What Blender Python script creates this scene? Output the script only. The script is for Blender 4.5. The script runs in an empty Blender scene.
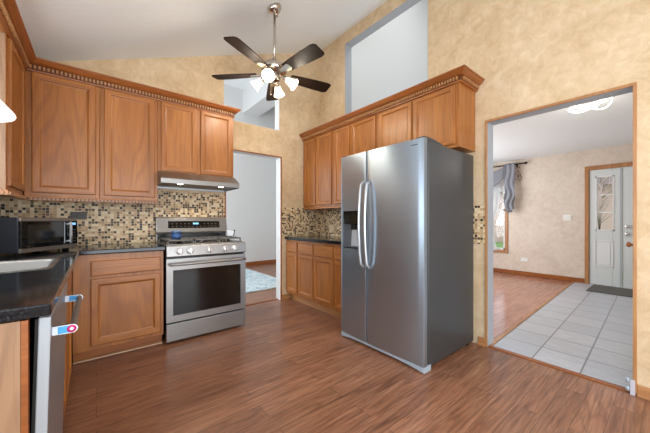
import bpy, bmesh, math, random
from mathutils import Vector, Matrix
random.seed(7)
S = bpy.context.scene
COL = S.collection
PI = math.pi

# ------------------------------------------------------------------ camera, world, light, exposure
cam_d = bpy.data.cameras.new('camera')
cam = bpy.data.objects.new('camera', cam_d); COL.objects.link(cam)
cam.location = (0, 0, 1.148)
cam.rotation_euler = (PI/2, 0, 0.8926 - PI/2)
cam_d.sensor_width = 36; cam_d.lens = 283.73/650*36
cam_d.shift_y = 0.006; cam_d.clip_start = 0.02
S.camera = cam

w = bpy.data.worlds.new('world'); S.world = w; w.use_nodes = True
wn = w.node_tree
bg = wn.nodes['Background']
bg.inputs[0].default_value = (0.80, 0.90, 1.0, 1); bg.inputs[1].default_value = 2.0

def area(name, loc, rot, sx, sy, power, color=(1, 1, 1)):
    d = bpy.data.lights.new(name, 'AREA'); d.shape = 'RECTANGLE'; d.size = sx; d.size_y = sy
    d.energy = power; d.color = color
    o = bpy.data.objects.new(name, d); COL.objects.link(o); o.location = loc; o.rotation_euler = rot
    return o
# daylight through the patio door behind the camera, the sink window and the breakfast window; the rooms beyond get added fill lights
area('daylight_patio', (0.9, -1.93, 1.1), (PI/2, 0, 0), 2.3, 1.9, 82, (0.88, 0.95, 1.0))
area('daylight_sink', (-0.745, 1.9, 1.65), (0, -PI/2, 0), 0.9, 1.0, 14, (0.88, 0.95, 1.0))
area('daylight_breakfast', (-0.745, -0.7, 1.5), (0, -PI/2, 0), 1.2, 1.5, 64, (0.82, 0.93, 1.0))
area('fill_hall', (-1.10, 5.2, 1.9), (0, -PI/2, 0), 2.0, 2.4, 115, (0.90, 0.95, 1.0))  # added fill light, brightens the room beyond the back doorway
area('fill_entry', (4.9, 3.41, 1.5), (-PI/2, 0, 0), 2.4, 1.7, 70, (0.95, 0.97, 1.0))  # added fill light, brightens the entry room from its left wall
area('fill_loft', (4.2, 1.4, 6.1), (0, 0, 0), 1.8, 1.8, 58, (1.0, 0.97, 0.93))  # added fill light, brightens the loft from above
S.view_settings.view_transform = 'Standard'
S.view_settings.look = 'None'
S.view_settings.gamma = 1.0
S.view_settings.use_curve_mapping = False
S.view_settings.exposure = -0.04

# ------------------------------------------------------------------ material helpers
def srgb(r, g, b):
    def c(v):
        v /= 255.0
        return v/12.92 if v <= .04045 else ((v+.055)/1.055)**2.4
    return (c(r), c(g), c(b), 1)

def mat(name):
    m = bpy.data.materials.new(name); m.use_nodes = True
    nt = m.node_tree
    return m, nt, nt.nodes['Principled BSDF']

def N(nt, typ, **kw):
    n = nt.nodes.new(typ)
    for k, v in kw.items(): setattr(n, k, v)
    return n

def ramp(nt, fac, stops, interp='LINEAR'):
    r = N(nt, 'ShaderNodeValToRGB'); r.color_ramp.interpolation = interp
    e = r.color_ramp.elements
    while len(e) < len(stops): e.new(0.5)
    for i, (p, c) in enumerate(stops): e[i].position = p; e[i].color = c
    nt.links.new(fac, r.inputs[0]); return r.outputs[0]

def coords(nt, scale=(1, 1, 1), rand=True, kind='Object'):
    tc = N(nt, 'ShaderNodeTexCoord'); mp = N(nt, 'ShaderNodeMapping')
    mp.inputs['Scale'].default_value = scale
    nt.links.new(tc.outputs[kind], mp.inputs[0])
    if rand:
        oi = N(nt, 'ShaderNodeObjectInfo'); mm = N(nt, 'ShaderNodeMath', operation='MULTIPLY')
        mm.inputs[1].default_value = 37.0
        nt.links.new(oi.outputs['Random'], mm.inputs[0])
        nt.links.new(mm.outputs[0], mp.inputs['Location'])
    return mp.outputs[0]

def noise(nt, vec, scale, detail=3, rough=.55, dist=0):
    n = N(nt, 'ShaderNodeTexNoise'); n.inputs['Scale'].default_value = scale
    n.inputs['Detail'].default_value = detail; n.inputs['Roughness'].default_value = rough
    n.inputs['Distortion'].default_value = dist
    nt.links.new(vec, n.inputs['Vector']); return n.outputs['Fac']

def mix(nt, fac, a, b, mode='MIX'):
    m = N(nt, 'ShaderNodeMix', data_type='RGBA', blend_type=mode)
    for sock, v in ((m.inputs[0], fac), (m.inputs[6], a), (m.inputs[7], b)):
        if isinstance(v, (int, float)): sock.default_value = v
        elif isinstance(v, tuple): sock.default_value = v
        else: nt.links.new(v, sock)
    return m.outputs[2]

def bump(nt, p, height, strength=.2, dist=.002):
    b = N(nt, 'ShaderNodeBump'); b.inputs['Strength'].default_value = strength; b.inputs['Distance'].default_value = dist
    nt.links.new(height, b.inputs['Height']); nt.links.new(b.outputs[0], p.inputs['Normal'])

def plain(name, c, rough=.5, metal=0, spec=None, emit=None, estr=0, trans=0):
    m, nt, p = mat(name)
    p.inputs['Base Color'].default_value = c; p.inputs['Roughness'].default_value = rough
    p.inputs['Metallic'].default_value = metal
    if emit: p.inputs['Emission Color'].default_value = emit; p.inputs['Emission Strength'].default_value = estr
    if trans: p.inputs['Transmission Weight'].default_value = trans
    v = coords(nt, rand=False); f = noise(nt, v, 40)
    mx = mix(nt, f, tuple(x*.94 for x in c[:3])+(1,), tuple(min(1, x*1.05) for x in c[:3])+(1,))
    nt.links.new(mx, p.inputs['Base Color'])
    return m

def mix_c(a, b, t): return tuple(x*(1-t)+y*t for x, y in zip(a, b))
def oak(name, grain, dark, mid, light, rough=.40):
    m, nt, p = mat(name)
    sc = {'z': (7, 7, .7), 'x': (.7, 7, 7), 'y': (7, .7, 7), 'h': (.7, .7, 7)}[grain]
    v = coords(nt, sc)
    f1 = noise(nt, v, 1.0, 3, .5, .3)
    # growth rings: contour lines of a smooth stretched noise
    f3 = noise(nt, v, .55, 1, .4, .2)
    k = N(nt, 'ShaderNodeMath', operation='MULTIPLY'); k.inputs[1].default_value = 95; nt.links.new(f3, k.inputs[0])
    sn = N(nt, 'ShaderNodeMath', operation='SINE'); nt.links.new(k.outputs[0], sn.inputs[0])
    hf = N(nt, 'ShaderNodeMath', operation='MULTIPLY_ADD'); hf.inputs[1].default_value = .5; hf.inputs[2].default_value = .5; nt.links.new(sn.outputs[0], hf.inputs[0])
    sc2 = tuple(s_*(22 if s_ > 1 else 7) for s_ in sc)
    f2 = noise(nt, coords(nt, sc2), 1.0, 2, .5)
    c = ramp(nt, f1, [(.2, mix_c(dark, mid, .6)), (.5, mid), (.8, light)])
    c = mix(nt, ramp(nt, hf.outputs[0], [(.0, (.34, .34, .34, 1)), (.45, (0, 0, 0, 1)), (1, (0, 0, 0, 1))]), c, dark)
    c = mix(nt, ramp(nt, f2, [(.36, (.30, .30, .30, 1)), (.52, (0, 0, 0, 1))]), c, dark)
    nt.links.new(c, p.inputs['Base Color'])
    p.inputs['Roughness'].default_value = rough
    p.inputs['Coat Weight'].default_value = .18; p.inputs['Coat Roughness'].default_value = .22
    bump(nt, p, f2, .12, .0008)
    return m

OD, OM, OL = srgb(118, 66, 24), srgb(166, 103, 45), srgb(184, 120, 58)
oak_z = oak('oak_vertical', 'z', OD, OM, OL)
oak_h = oak('oak_horizontal', 'h', OD, OM, OL)
oak_dk = oak('oak_crown', 'h', srgb(108, 56, 18), srgb(150, 84, 34), srgb(170, 102, 46))
oak_pale = oak('oak_pale_panel', 'z', srgb(126, 92, 66), srgb(160, 124, 94), srgb(176, 140, 110), .55)
oak_trim = oak('oak_trim', 'h', srgb(138, 88, 48), srgb(174, 122, 76), srgb(192, 144, 96))
oak_trimz = oak('oak_trim_vertical', 'z', srgb(138, 88, 48), srgb(174, 122, 76), srgb(192, 144, 96))

def wallpaper(name, a, b, c, scale=2.2):
    m, nt, p = mat(name)
    v = coords(nt, rand=False)
    f1 = noise(nt, v, scale, 6, .62, .6); f2 = noise(nt, v, scale*4.5, 5, .65, .9)
    k = mix(nt, .5, ramp(nt, f1, [(.32, a), (.5, b), (.68, c)]), ramp(nt, f2, [(.34, a), (.5, b), (.66, c)]))
    nt.links.new(k, p.inputs['Base Color']); p.inputs['Roughness'].default_value = .75
    return m
wall_m = wallpaper('sponged_tan_wallpaper', srgb(188, 160, 123), srgb(208, 182, 147), srgb(223, 202, 172))
entry_m = wallpaper('sponged_pink_beige_wallpaper', srgb(200, 184, 168), srgb(214, 200, 186), srgb(224, 212, 200), 3)
white_m = plain('white_wall_paint', srgb(214, 215, 215), .8)
ceil_m = plain('white_ceiling_paint', srgb(236, 240, 242), .85)
white_trim = plain('white_gloss_paint', srgb(226, 229, 230), .4)

def floor_mat(name, base, dark, light):
    m, nt, p = mat(name)
    v = coords(nt, rand=False)
    br = N(nt, 'ShaderNodeTexBrick'); br.offset = .37; br.offset_frequency = 2
    br.inputs['Scale'].default_value = 1; br.inputs['Brick Width'].default_value = 1.25; br.inputs['Row Height'].default_value = .125
    br.inputs['Mortar Size'].default_value = .0012; br.inputs['Mortar Smooth'].default_value = .3
    br.inputs['Color1'].default_value = (0, 0, 0, 1); br.inputs['Color2'].default_value = (1, 1, 1, 1)
    br.inputs['Mortar'].default_value = (.5, .5, .5, 1)
    nt.links.new(v, br.inputs['Vector'])
    # plank-wise shift of the grain
    off = N(nt, 'ShaderNodeVectorMath', operation='SCALE'); off.inputs['Scale'].default_value = 9
    nt.links.new(br.outputs['Color'], off.inputs[0])
    add = N(nt, 'ShaderNodeVectorMath', operation='ADD')
    nt.links.new(v, add.inputs[0]); nt.links.new(off.outputs[0], add.inputs[1])
    mp = N(nt, 'ShaderNodeMapping'); mp.inputs['Scale'].default_value = (1.25, 14, 1)
    nt.links.new(add.outputs[0], mp.inputs[0])
    g1 = noise(nt, mp.outputs[0], 1.3, 5, .6, 1.9)
    g3 = noise(nt, mp.outputs[0], .55, 1, .4, .4)
    k = N(nt, 'ShaderNodeMath', operation='MULTIPLY'); k.inputs[1].default_value = 80; nt.links.new(g3, k.inputs[0])
    sn = N(nt, 'ShaderNodeMath', operation='SINE'); nt.links.new(k.outputs[0], sn.inputs[0])
    hf = N(nt, 'ShaderNodeMath', operation='MULTIPLY_ADD'); hf.inputs[1].default_value = .5; hf.inputs[2].default_value = .5; nt.links.new(sn.outputs[0], hf.inputs[0])
    mp2 = N(nt, 'ShaderNodeMapping'); mp2.inputs['Scale'].default_value = (5, 90, 1)
    nt.links.new(add.outputs[0], mp2.inputs[0])
    g2 = noise(nt, mp2.outputs[0], 1.0, 3, .6, .4)
    c = ramp(nt, g1, [(.22, dark), (.46, base), (.72, light)])
    c = mix(nt, ramp(nt, hf.outputs[0], [(0, (.30, .30, .30, 1)), (.4, (0, 0, 0, 1)), (1, (0, 0, 0, 1))]), c, dark)
    c = mix(nt, ramp(nt, g2, [(.34, (.50, .50, .50, 1)), (.52, (0, 0, 0, 1))]), c, dark)
    tint = ramp(nt, br.outputs['Color'], [(0, (.84, .83, .82, 1)), (1, (1.08, 1.08, 1.08, 1))])
    c = mix(nt, 1.0, c, tint, 'MULTIPLY')
    c = mix(nt, br.outputs['Fac'], c, srgb(70, 40, 28))
    nt.links.new(c, p.inputs['Base Color'])
    p.inputs['Roughness'].default_value = .30
    bump(nt, p, g2, .05, .001)
    return m
floor_m = floor_mat('brown_laminate_planks', srgb(150, 103, 77), srgb(100, 63, 46), srgb(170, 124, 96))
floor2_m = floor_mat('reddish_laminate_planks', srgb(172, 122, 102), srgb(140, 92, 74), srgb(190, 142, 120))
floor2_m.node_tree.nodes['Principled BSDF'].inputs['Roughness'].default_value = .2

def tile_floor_mat():
    m, nt, p = mat('grey_floor_tile')
    v = coords(nt, rand=False)
    br = N(nt, 'ShaderNodeTexBrick'); br.offset = 0.0
    br.inputs['Scale'].default_value = 1; br.inputs['Brick Width'].default_value = .335; br.inputs['Row Height'].default_value = .302
    br.inputs['Mortar Size'].default_value = .006; br.inputs['Mortar Smooth'].default_value = .1
    br.inputs['Color1'].default_value = srgb(178, 182, 190); br.inputs['Color2'].default_value = srgb(192, 194, 200)
    br.inputs['Mortar'].default_value = srgb(128, 128, 132)
    nt.links.new(v, br.inputs['Vector'])
    mp = N(nt, 'ShaderNodeMapping'); mp.inputs['Scale'].default_value = (14, 3, 1); nt.links.new(v, mp.inputs[0])
    f = noise(nt, mp.outputs[0], 2.5, 5, .65, 1)
    c = mix(nt, ramp(nt, f, [(.35, (.5, .5, .5, 1)), (.6, (0, 0, 0, 1))]), br.outputs['Color'], srgb(160, 160, 164))
    c = mix(nt, br.outputs['Fac'], c, srgb(128, 128, 132))
    nt.links.new(c, p.inputs['Base Color']); p.inputs['Roughness'].default_value = .35
    return m
tile_m = tile_floor_mat()

def mosaic(name, size=.0245):
    """one inch glass and stone mosaic, cream grout; tile colours picked per cell"""
    m, nt, p = mat(name)
    v = coords(nt, rand=False)
    a = N(nt, 'ShaderNodeVectorMath', operation='SCALE'); a.inputs['Scale'].default_value = 1/size
    nt.links.new(v, a.inputs[0])
    h = N(nt, 'ShaderNodeVectorMath', operation='ADD'); h.inputs[1].default_value = (.5, .5, .5)
    nt.links.new(a.outputs[0], h.inputs[0])
    fl = N(nt, 'ShaderNodeVectorMath', operation='FLOOR'); nt.links.new(h.outputs[0], fl.inputs[0])
    wn_ = N(nt, 'ShaderNodeTexWhiteNoise', noise_dimensions='3D'); nt.links.new(fl.outputs[0], wn_.inputs['Vector'])
    c = ramp(nt, wn_.outputs['Value'], [(0, srgb(28, 21, 17)), (.13, srgb(78, 50, 34)), (.24, srgb(128, 92, 64)), (.33, srgb(190, 158, 118)),
             (.5, srgb(214, 188, 150)), (.66, srgb(226, 206, 172)), (.82, srgb(202, 172, 132)), (.93, srgb(168, 134, 98))], 'CONSTANT')
    fr = N(nt, 'ShaderNodeVectorMath', operation='FRACTION'); nt.links.new(h.outputs[0], fr.inputs[0])
    sb = N(nt, 'ShaderNodeVectorMath', operation='SUBTRACT'); sb.inputs[1].default_value = (.5, .5, .5); nt.links.new(fr.outputs[0], sb.inputs[0])
    ab = N(nt, 'ShaderNodeVectorMath', operation='ABSOLUTE'); nt.links.new(sb.outputs[0], ab.inputs[0])
    sp = N(nt, 'ShaderNodeSeparateXYZ'); nt.links.new(ab.outputs[0], sp.inputs[0])
    nn = N(nt, 'ShaderNodeNewGeometry'); ns = N(nt, 'ShaderNodeSeparateXYZ'); nt.links.new(nn.outputs['True Normal'], ns.inputs[0])
    mx = None
    for ax in 'XYZ':
        # a tile edge counts only on the two axes lying in the wall's own plane
        aa = N(nt, 'ShaderNodeMath', operation='ABSOLUTE'); nt.links.new(ns.outputs[ax], aa.inputs[0])
        inv = N(nt, 'ShaderNodeMath', operation='SUBTRACT'); inv.inputs[0].default_value = 1; nt.links.new(aa.outputs[0], inv.inputs[1])
        ml = N(nt, 'ShaderNodeMath', operation='MULTIPLY'); nt.links.new(sp.outputs[ax], ml.inputs[0]); nt.links.new(inv.outputs[0], ml.inputs[1])
        if mx is None: mx = ml.outputs[0]
        else:
            k = N(nt, 'ShaderNodeMath', operation='MAXIMUM'); nt.links.new(mx, k.inputs[0]); nt.links.new(ml.outputs[0], k.inputs[1]); mx = k.outputs[0]
    gt = N(nt, 'ShaderNodeMath', operation='GREATER_THAN'); gt.inputs[1].default_value = .435; nt.links.new(mx, gt.inputs[0])
    c = mix(nt, gt.outputs[0], c, srgb(206, 186, 154))
    nt.links.new(c, p.inputs['Base Color'])
    p.inputs['Roughness'].default_value = .4; p.inputs['Specular IOR Level'].default_value = .25
    return m
mosaic_m = mosaic('mosaic_backsplash_tile')

def granite():
    m, nt, p = mat('black_granite')
    v = coords(nt, rand=False)
    f = noise(nt, v, 260, 2, .5); f2 = noise(nt, v, 60, 3, .6)
    c = ramp(nt, f, [(.5, srgb(24, 26, 30)), (.66, srgb(44, 47, 52)), (.74, srgb(96, 98, 100))])
    c = mix(nt, ramp(nt, f2, [(.5, (0, 0, 0, 1)), (.75, (.4, .4, .4, 1))]), c, srgb(44, 44, 48))
    nt.links.new(c, p.inputs['Base Color']); p.inputs['Roughness'].default_value = .10
    p.inputs['IOR'].default_value = 1.42
    return m
granite_m = granite()

def steel(name, c, rough=.3, axis='h', metal=1.0):
    m, nt, p = mat(name)
    sc = {'h': (2, 2, 240), 'z': (240, 240, 2)}[axis]
    f = noise(nt, coords(nt, sc), 1, 2)
    k = mix(nt, f, tuple(x*.9 for x in c[:3])+(1,), tuple(min(1, x*1.08) for x in c[:3])+(1,))
    nt.links.new(k, p.inputs['Base Color'])
    p.inputs['Metallic'].default_value = metal
    r = N(nt, 'ShaderNodeMapRange'); r.inputs['To Min'].default_value = rough*.8; r.inputs['To Max'].default_value = rough*1.25
    nt.links.new(f, r.inputs[0]); nt.links.new(r.outputs[0], p.inputs['Roughness'])
    bump(nt, p, f, .04, .0005)
    return m
steel_m = steel('brushed_steel', srgb(170, 177, 186), .36, 'h', .82)
def brush(m, aniso, rot):
    nt = m.node_tree; p = nt.nodes['Principled BSDF']; nt.links.remove(p.inputs['Normal'].links[0]); t_ = N(nt, 'ShaderNodeTangent', direction_type='RADIAL', axis='Z')
    nt.links.new(t_.outputs[0], p.inputs['Tangent']); p.inputs['Anisotropic'].default_value = aniso; p.inputs['Anisotropic Rotation'].default_value = rot
fridge_m = steel('fridge_brushed_steel', srgb(174, 191, 208), .33, 'h', .92); brush(fridge_m, .85, 0.25)
steel_w = steel('warm_brushed_steel', srgb(146, 143, 141), .33, 'h', .9)
steel_pale = steel('pale_steel_edge', srgb(206, 210, 214), .4, 'z', .35)
side_m = steel('fridge_side_grey', srgb(94, 97, 101), .38, 'h', .75)
nickel_m = steel('brushed_nickel', srgb(196, 188, 178), .22, 'z')
chrome_m = plain('chrome', srgb(225, 225, 228), .12, 1)
knob_m = plain('bright_knob_metal', srgb(232, 232, 234), .3, .35)
black_m = plain('black_enamel', srgb(16, 16, 18), .25)
blackg_m = plain('black_glass', srgb(9, 9, 11), .04)
iron_m = plain('cast_iron_grate', srgb(104, 100, 96), .45, .3)
grey_pl = plain('light_grey_plastic', srgb(160, 172, 184), .4)
dark_pl = plain('dark_grey_plastic', srgb(58, 60, 64), .35)
gap_m = plain('dark_recess', srgb(20, 18, 18), .8)
walnut_m = oak('dark_walnut_blade', 'h', srgb(18, 13, 11), srgb(34, 24, 19), srgb(50, 34, 25), .5)
walnut_m.node_tree.nodes['Principled BSDF'].inputs['Specular IOR Level'].default_value = .15; walnut_m.node_tree.nodes['Principled BSDF'].inputs['Coat Weight'].default_value = 0
fabric_m = plain('grey_blue_curtain_fabric', srgb(132, 134, 142), .9)
mat_m = plain('dark_door_mat', srgb(92, 90, 86), .95)
bronze_m = plain('dark_bronze', srgb(60, 46, 38), .35, .8)
brass_m = plain('brown_wood_knob', srgb(150, 88, 44), .35)
plate_m = plain('white_cover_plate', srgb(236, 236, 232), .4)
ivory_m = plain('ivory_cover_plate', srgb(220, 202, 172), .4)
brownpl_m = plain('dark_brown_cover_plate', srgb(44, 36, 32), .45)
blue_m = plain('blue_glazed_jar', srgb(34, 66, 112), .3)
blue_st = plain('bright_blue_film', srgb(60, 150, 214), .4)
white_st = plain('white_film', srgb(220, 228, 236), .4)
pink_st = plain('magenta_film', srgb(196, 40, 110), .4)
grass_m = plain('lawn_grass', srgb(120, 150, 84), .95)
road_m = plain('pale_concrete', srgb(190, 190, 186), .9)
leaf_m = plain('dry_leaf_brown', srgb(120, 78, 58), .8)
bulb_m = plain('frosted_lit_bulb', srgb(255, 240, 215), .4, emit=(1, .86, .66, 1), estr=24)
led_m = plain('lit_led_strip', srgb(255, 252, 244), .4, emit=(1, .95, .86, 1), estr=4)
lens_m = plain('lit_hood_lens', srgb(255, 246, 230), .3, emit=(1, .93, .8, 1), estr=12)
display_m = plain('blue_clock_display', srgb(120, 180, 220), .3, emit=(.25, .6, 1, 1), estr=.9)
pshade_m = plain('white_pendant_glass', srgb(246, 244, 240), .35, emit=(1, .97, .92, 1), estr=.9)

def glass_mat(name, tint=(1, 1, 1, 1), a=.25):
    m, nt, p = mat(name)
    tr = N(nt, 'ShaderNodeBsdfTransparent'); tr.inputs[0].default_value = tint
    gl = N(nt, 'ShaderNodeBsdfGlossy'); gl.inputs['Roughness'].default_value = .03
    fz = N(nt, 'ShaderNodeFresnel'); fz.inputs[0].default_value = 1.45
    ms = N(nt, 'ShaderNodeMixShader')
    nt.links.new(fz.outputs[0], ms.inputs[0]); nt.links.new(tr.outputs[0], ms.inputs[1]); nt.links.new(gl.outputs[0], ms.inputs[2])
    nt.links.new(ms.outputs[0], nt.nodes['Material Output'].inputs[0])
    return m
glass_m = glass_mat('window_glass')
def sheer_mat():
    m, nt, p = mat('sheer_white_voile')
    tr = N(nt, 'ShaderNodeBsdfTransparent'); df = N(nt, 'ShaderNodeBsdfTranslucent'); df.inputs[0].default_value = (.85, .87, .9, 1)
    d2 = N(nt, 'ShaderNodeBsdfDiffuse'); d2.inputs[0].default_value = (.85, .87, .9, 1)
    a = N(nt, 'ShaderNodeMixShader'); a.inputs[0].default_value = .5
    nt.links.new(df.outputs[0], a.inputs[1]); nt.links.new(d2.outputs[0], a.inputs[2])
    b = N(nt, 'ShaderNodeMixShader'); b.inputs[0].default_value = .65
    nt.links.new(tr.outputs[0], b.inputs[1]); nt.links.new(a.outputs[0], b.inputs[2])
    nt.links.new(b.outputs[0], nt.nodes['Material Output'].inputs[0])
    return m
sheer_m = sheer_mat()
def shade_mat():
    m, nt, p = mat('frosted_fan_shade_glass')
    p.inputs['Base Color'].default_value = (.95, .9, .82, 1); p.inputs['Roughness'].default_value = .3
    p.inputs['Transmission Weight'].default_value = .35
    p.inputs['Emission Color'].default_value = (1, .85, .65, 1); p.inputs['Emission Strength'].default_value = 1.0
    return m
shade_m = shade_mat()
def rug_mat():
    m, nt, p = mat('pale_blue_shag')
    v = coords(nt, rand=False); f = noise(nt, v, 9, 6, .75, 1.5)
    c = ramp(nt, f, [(.36, srgb(140, 172, 190)), (.5, srgb(196, 214, 222)), (.62, srgb(226, 232, 234))])
    nt.links.new(c, p.inputs['Base Color']); p.inputs['Roughness'].default_value = .95
    bump(nt, p, f, .6, .01)
    return m
rug_m = rug_mat()

# ------------------------------------------------------------------ mesh helpers (world coordinates; origins put at each thing's base)
def BM(): return bmesh.new()
def box(bm, x0, x1, y0, y1, z0, z1, mi=0):
    x0, x1 = min(x0, x1), max(x0, x1); y0, y1 = min(y0, y1), max(y0, y1); z0, z1 = min(z0, z1), max(z0, z1)
    v = [bm.verts.new(p) for p in ((x0,y0,z0),(x1,y0,z0),(x1,y1,z0),(x0,y1,z0),(x0,y0,z1),(x1,y0,z1),(x1,y1,z1),(x0,y1,z1))]
    for f in ((3,2,1,0),(4,5,6,7),(0,1,5,4),(1,2,6,5),(2,3,7,6),(3,0,4,7)):
        bm.faces.new([v[i] for i in f]).material_index = mi
    return v
def prism(bm, pts, axis, a, b, mi=0):
    """polygon pts extruded along axis from a to b. axis 'y': pts are (x,z); 'x': (y,z); 'z': (x,y)"""
    def P(p, t): return {'y': (p[0], t, p[1]), 'x': (t, p[0], p[1]), 'z': (p[0], p[1], t)}[axis]
    A = [bm.verts.new(P(p, a)) for p in pts]; B = [bm.verts.new(P(p, b)) for p in pts]
    n = len(pts)
    fs = [bm.faces.new(A), bm.faces.new(B[::-1])]
    for i in range(n): fs.append(bm.faces.new((A[i], B[i], B[(i+1) % n], A[(i+1) % n])))
    for f in fs: f.material_index = mi
    bmesh.ops.recalc_face_normals(bm, faces=fs)
def lathe(bm, prof, mtx=Matrix(), seg=28, smooth=True, mi=0):
    """prof: (r,z) list turned about local z"""
    rings = []
    for r, z in prof:
        if r < 1e-6: rings.append([bm.verts.new(mtx @ Vector((0, 0, z)))])
        else: rings.append([bm.verts.new(mtx @ Vector((r*math.cos(2*PI*i/seg), r*math.sin(2*PI*i/seg), z))) for i in range(seg)])
    fs = []
    for a, b in zip(rings, rings[1:]):
        for i in range(seg):
            j = (i+1) % seg
            if len(a) == 1 and len(b) == 1: continue
            if len(a) == 1: f = bm.faces.new((a[0], b[i], b[j]))
            elif len(b) == 1: f = bm.faces.new((a[i], a[j], b[0]))
            else: f = bm.faces.new((a[i], a[j], b[j], b[i]))
            f.smooth = smooth; f.material_index = mi; fs.append(f)
    bmesh.ops.recalc_face_normals(bm, faces=fs)
def tube(bm, pts, r, seg=12, closed=False, flat=1.0, upv=Vector((0, 0, 1))):
    pts = [Vector(p) for p in pts]; n = len(pts); rings = []
    for i, p in enumerate(pts):
        if closed: t = pts[(i+1) % n] - pts[i-1]
        else: t = pts[min(i+1, n-1)] - pts[max(i-1, 0)]
        t.normalize()
        a = t.cross(upv)
        if a.length < 1e-3: a = t.cross(Vector((1, 0, 0)))
        a.normalize(); b = a.cross(t).normalized()
        rr = r[i] if isinstance(r, (list, tuple)) else r
        rings.append([bm.verts.new(p + a*rr*math.cos(2*PI*k/seg) + b*rr*flat*math.sin(2*PI*k/seg)) for k in range(seg)])
    fs = []
    m = n if closed else n-1
    for i in range(m):
        A, B = rings[i], rings[(i+1) % n]
        for k in range(seg):
            f = bm.faces.new((A[k], A[(k+1) % seg], B[(k+1) % seg], B[k])); f.smooth = True; fs.append(f)
    if not closed:
        fs.append(bm.faces.new(rings[0])); fs.append(bm.faces.new(rings[-1][::-1]))
    bmesh.ops.recalc_face_normals(bm, faces=fs)
def at(loc, zdir=(0, 0, 1)):
    q = Vector((0, 0, 1)).rotation_difference(Vector(zdir).normalized())
    return Matrix.Translation(Vector(loc)) @ q.to_matrix().to_4x4()

LOC = {}
def link(name, bm, mats, parent=None, loc=None, bevel=0, seg=2, solid=0, sub=0):
    base = LOC[parent.name] if parent else Vector(loc or (0, 0, 0))
    bmesh.ops.translate(bm, verts=bm.verts, vec=-base)
    me = bpy.data.meshes.new(name); bm.to_mesh(me); bm.free()
    for m in (mats if isinstance(mats, (list, tuple)) else [mats]): me.materials.append(m)
    o = bpy.data.objects.new(name, me); COL.objects.link(o)
    if parent: o.parent = parent
    else: o.location = base
    LOC[o.name] = base
    if solid:
        s = o.modifiers.new('thick', 'SOLIDIFY'); s.thickness = solid; s.offset = 0
    if bevel:
        b = o.modifiers.new('bevel', 'BEVEL'); b.width = bevel; b.segments = seg; b.limit_method = 'ANGLE'; b.angle_limit = math.radians(40)
    if sub:
        s = o.modifiers.new('sub', 'SUBSURF'); s.levels = sub; s.render_levels = sub
    return o
part = link
def thing(name, label, cat, loc, group=None):
    o = bpy.data.objects.new(name, None); COL.objects.link(o); o.location = loc; o.empty_display_size = .05
    LOC[o.name] = Vector(loc)
    o['label'] = label; o['category'] = cat
    if group: o['group'] = group
    return o
def single(name, label, cat, bm, mats, loc, group=None, **kw):
    o = link(name, bm, mats, None, loc, **kw); o['label'] = label; o['category'] = cat
    if group: o['group'] = group
    return o
def struct(name, label, cat, bm, mats, loc=(0, 0, 0), **kw):
    o = link(name, bm, mats, None, loc, **kw); o['kind'] = 'structure'; o['label'] = label; o['category'] = cat
    return o

# ------------------------------------------------------------------ room shell
XC, XB, YA = -0.77, 2.764, 3.572
WT = .12
def cz(x): return 2.72 + .4*x
# floors
bm = BM(); box(bm, XC-.1, XB+.03, -2.0, YA+.09, -.06, 0)
struct('floor', 'brown wood plank kitchen floor', 'floor', bm, floor_m)
bm = BM(); box(bm, -1.1, 4.2, YA+.09, 6.9, -.06, 0.0)
struct('floor_hall', 'brown plank floor of the room beyond the back doorway', 'floor', bm, floor_m)
bm = BM(); box(bm, XB+.03, 7.1, -1.0, 3.5, -.07, -.004)
struct('floor_entry', 'reddish plank floor of the room with the front door', 'floor', bm, floor2_m)
bm = BM(); prism(bm, [(0, 0), (4.18, 0), (4.18, -2.1), (0, -2.1)], 'z', -.01, .001)
o = struct('floor_tile', 'grey tiled strip of floor leading to the front door', 'floor', bm, tile_m, (0, 0, 0))
o.location = (XB+.036, 1.06, 0); o.rotation_euler = (0, 0, .034)
bm = BM(); prism(bm, [(0, .0), (4.15, .0), (4.15, .035), (0, .035)], 'z', -.003, .006)
o = struct('trim_1', 'thin wood strip between the grey tile and the plank floor', 'trim', bm, oak_trim, bevel=.002)
o.location = (XB+.036, 1.06, 0); o.rotation_euler = (0, 0, .034)
bm = BM(); box(bm, XB+.0, XB+.045, .20, 1.075, -.002, .009)
struct('trim_2', 'dark wood threshold strip of the wide opening', 'trim', bm, oak_dk, bevel=.003)
bm = BM(); box(bm, 1.268, 2.062, YA+.06, YA+.11, -.002, .008)
struct('trim_3', 'wood threshold strip of the back doorway', 'trim', bm, oak_dk, bevel=.003)
# back wall (wall A): doorway x 1.365..2.071, raking cut-out above it
bm = BM()
zt = 4.1
def pa(pts): prism(bm, pts, 'y', YA, YA+WT)
dx0, dx1, dh = 1.268, 2.062, 2.05
cx0, cx1, cb0, cb1 = 1.246, 2.04, 2.43, 2.43
ct = lambda x: 2.955 + .4*(x-cx0)
pa([(XC-.1, 0), (cx0, 0), (cx0, cz(cx0)+.1), (XC-.1, cz(XC)+.1)])
pa([(cx0, 0), (dx0, 0), (dx0, cb0), (cx0, cb0)])
pa([(dx0, dh), (cx1, dh), (cx1, cb0), (dx0, cb0)])
pa([(cx1, dh), (dx1, dh), (dx1, cz(dx1)+.1), (cx1, cz(cx1)+.1)])
pa([(cx0, ct(cx0)), (cx1, ct(cx1)), (cx1, cz(cx1)+.1), (cx0, cz(cx0)+.1)])
pa([(dx1, 0), (XB+WT, 0), (XB+WT, cz(XB)+.14), (dx1, cz(dx1)+.1)])
wb = struct('wall_back', 'tan sponge-painted wall behind the stove, with a doorway', 'wall', bm, wall_m)
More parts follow.
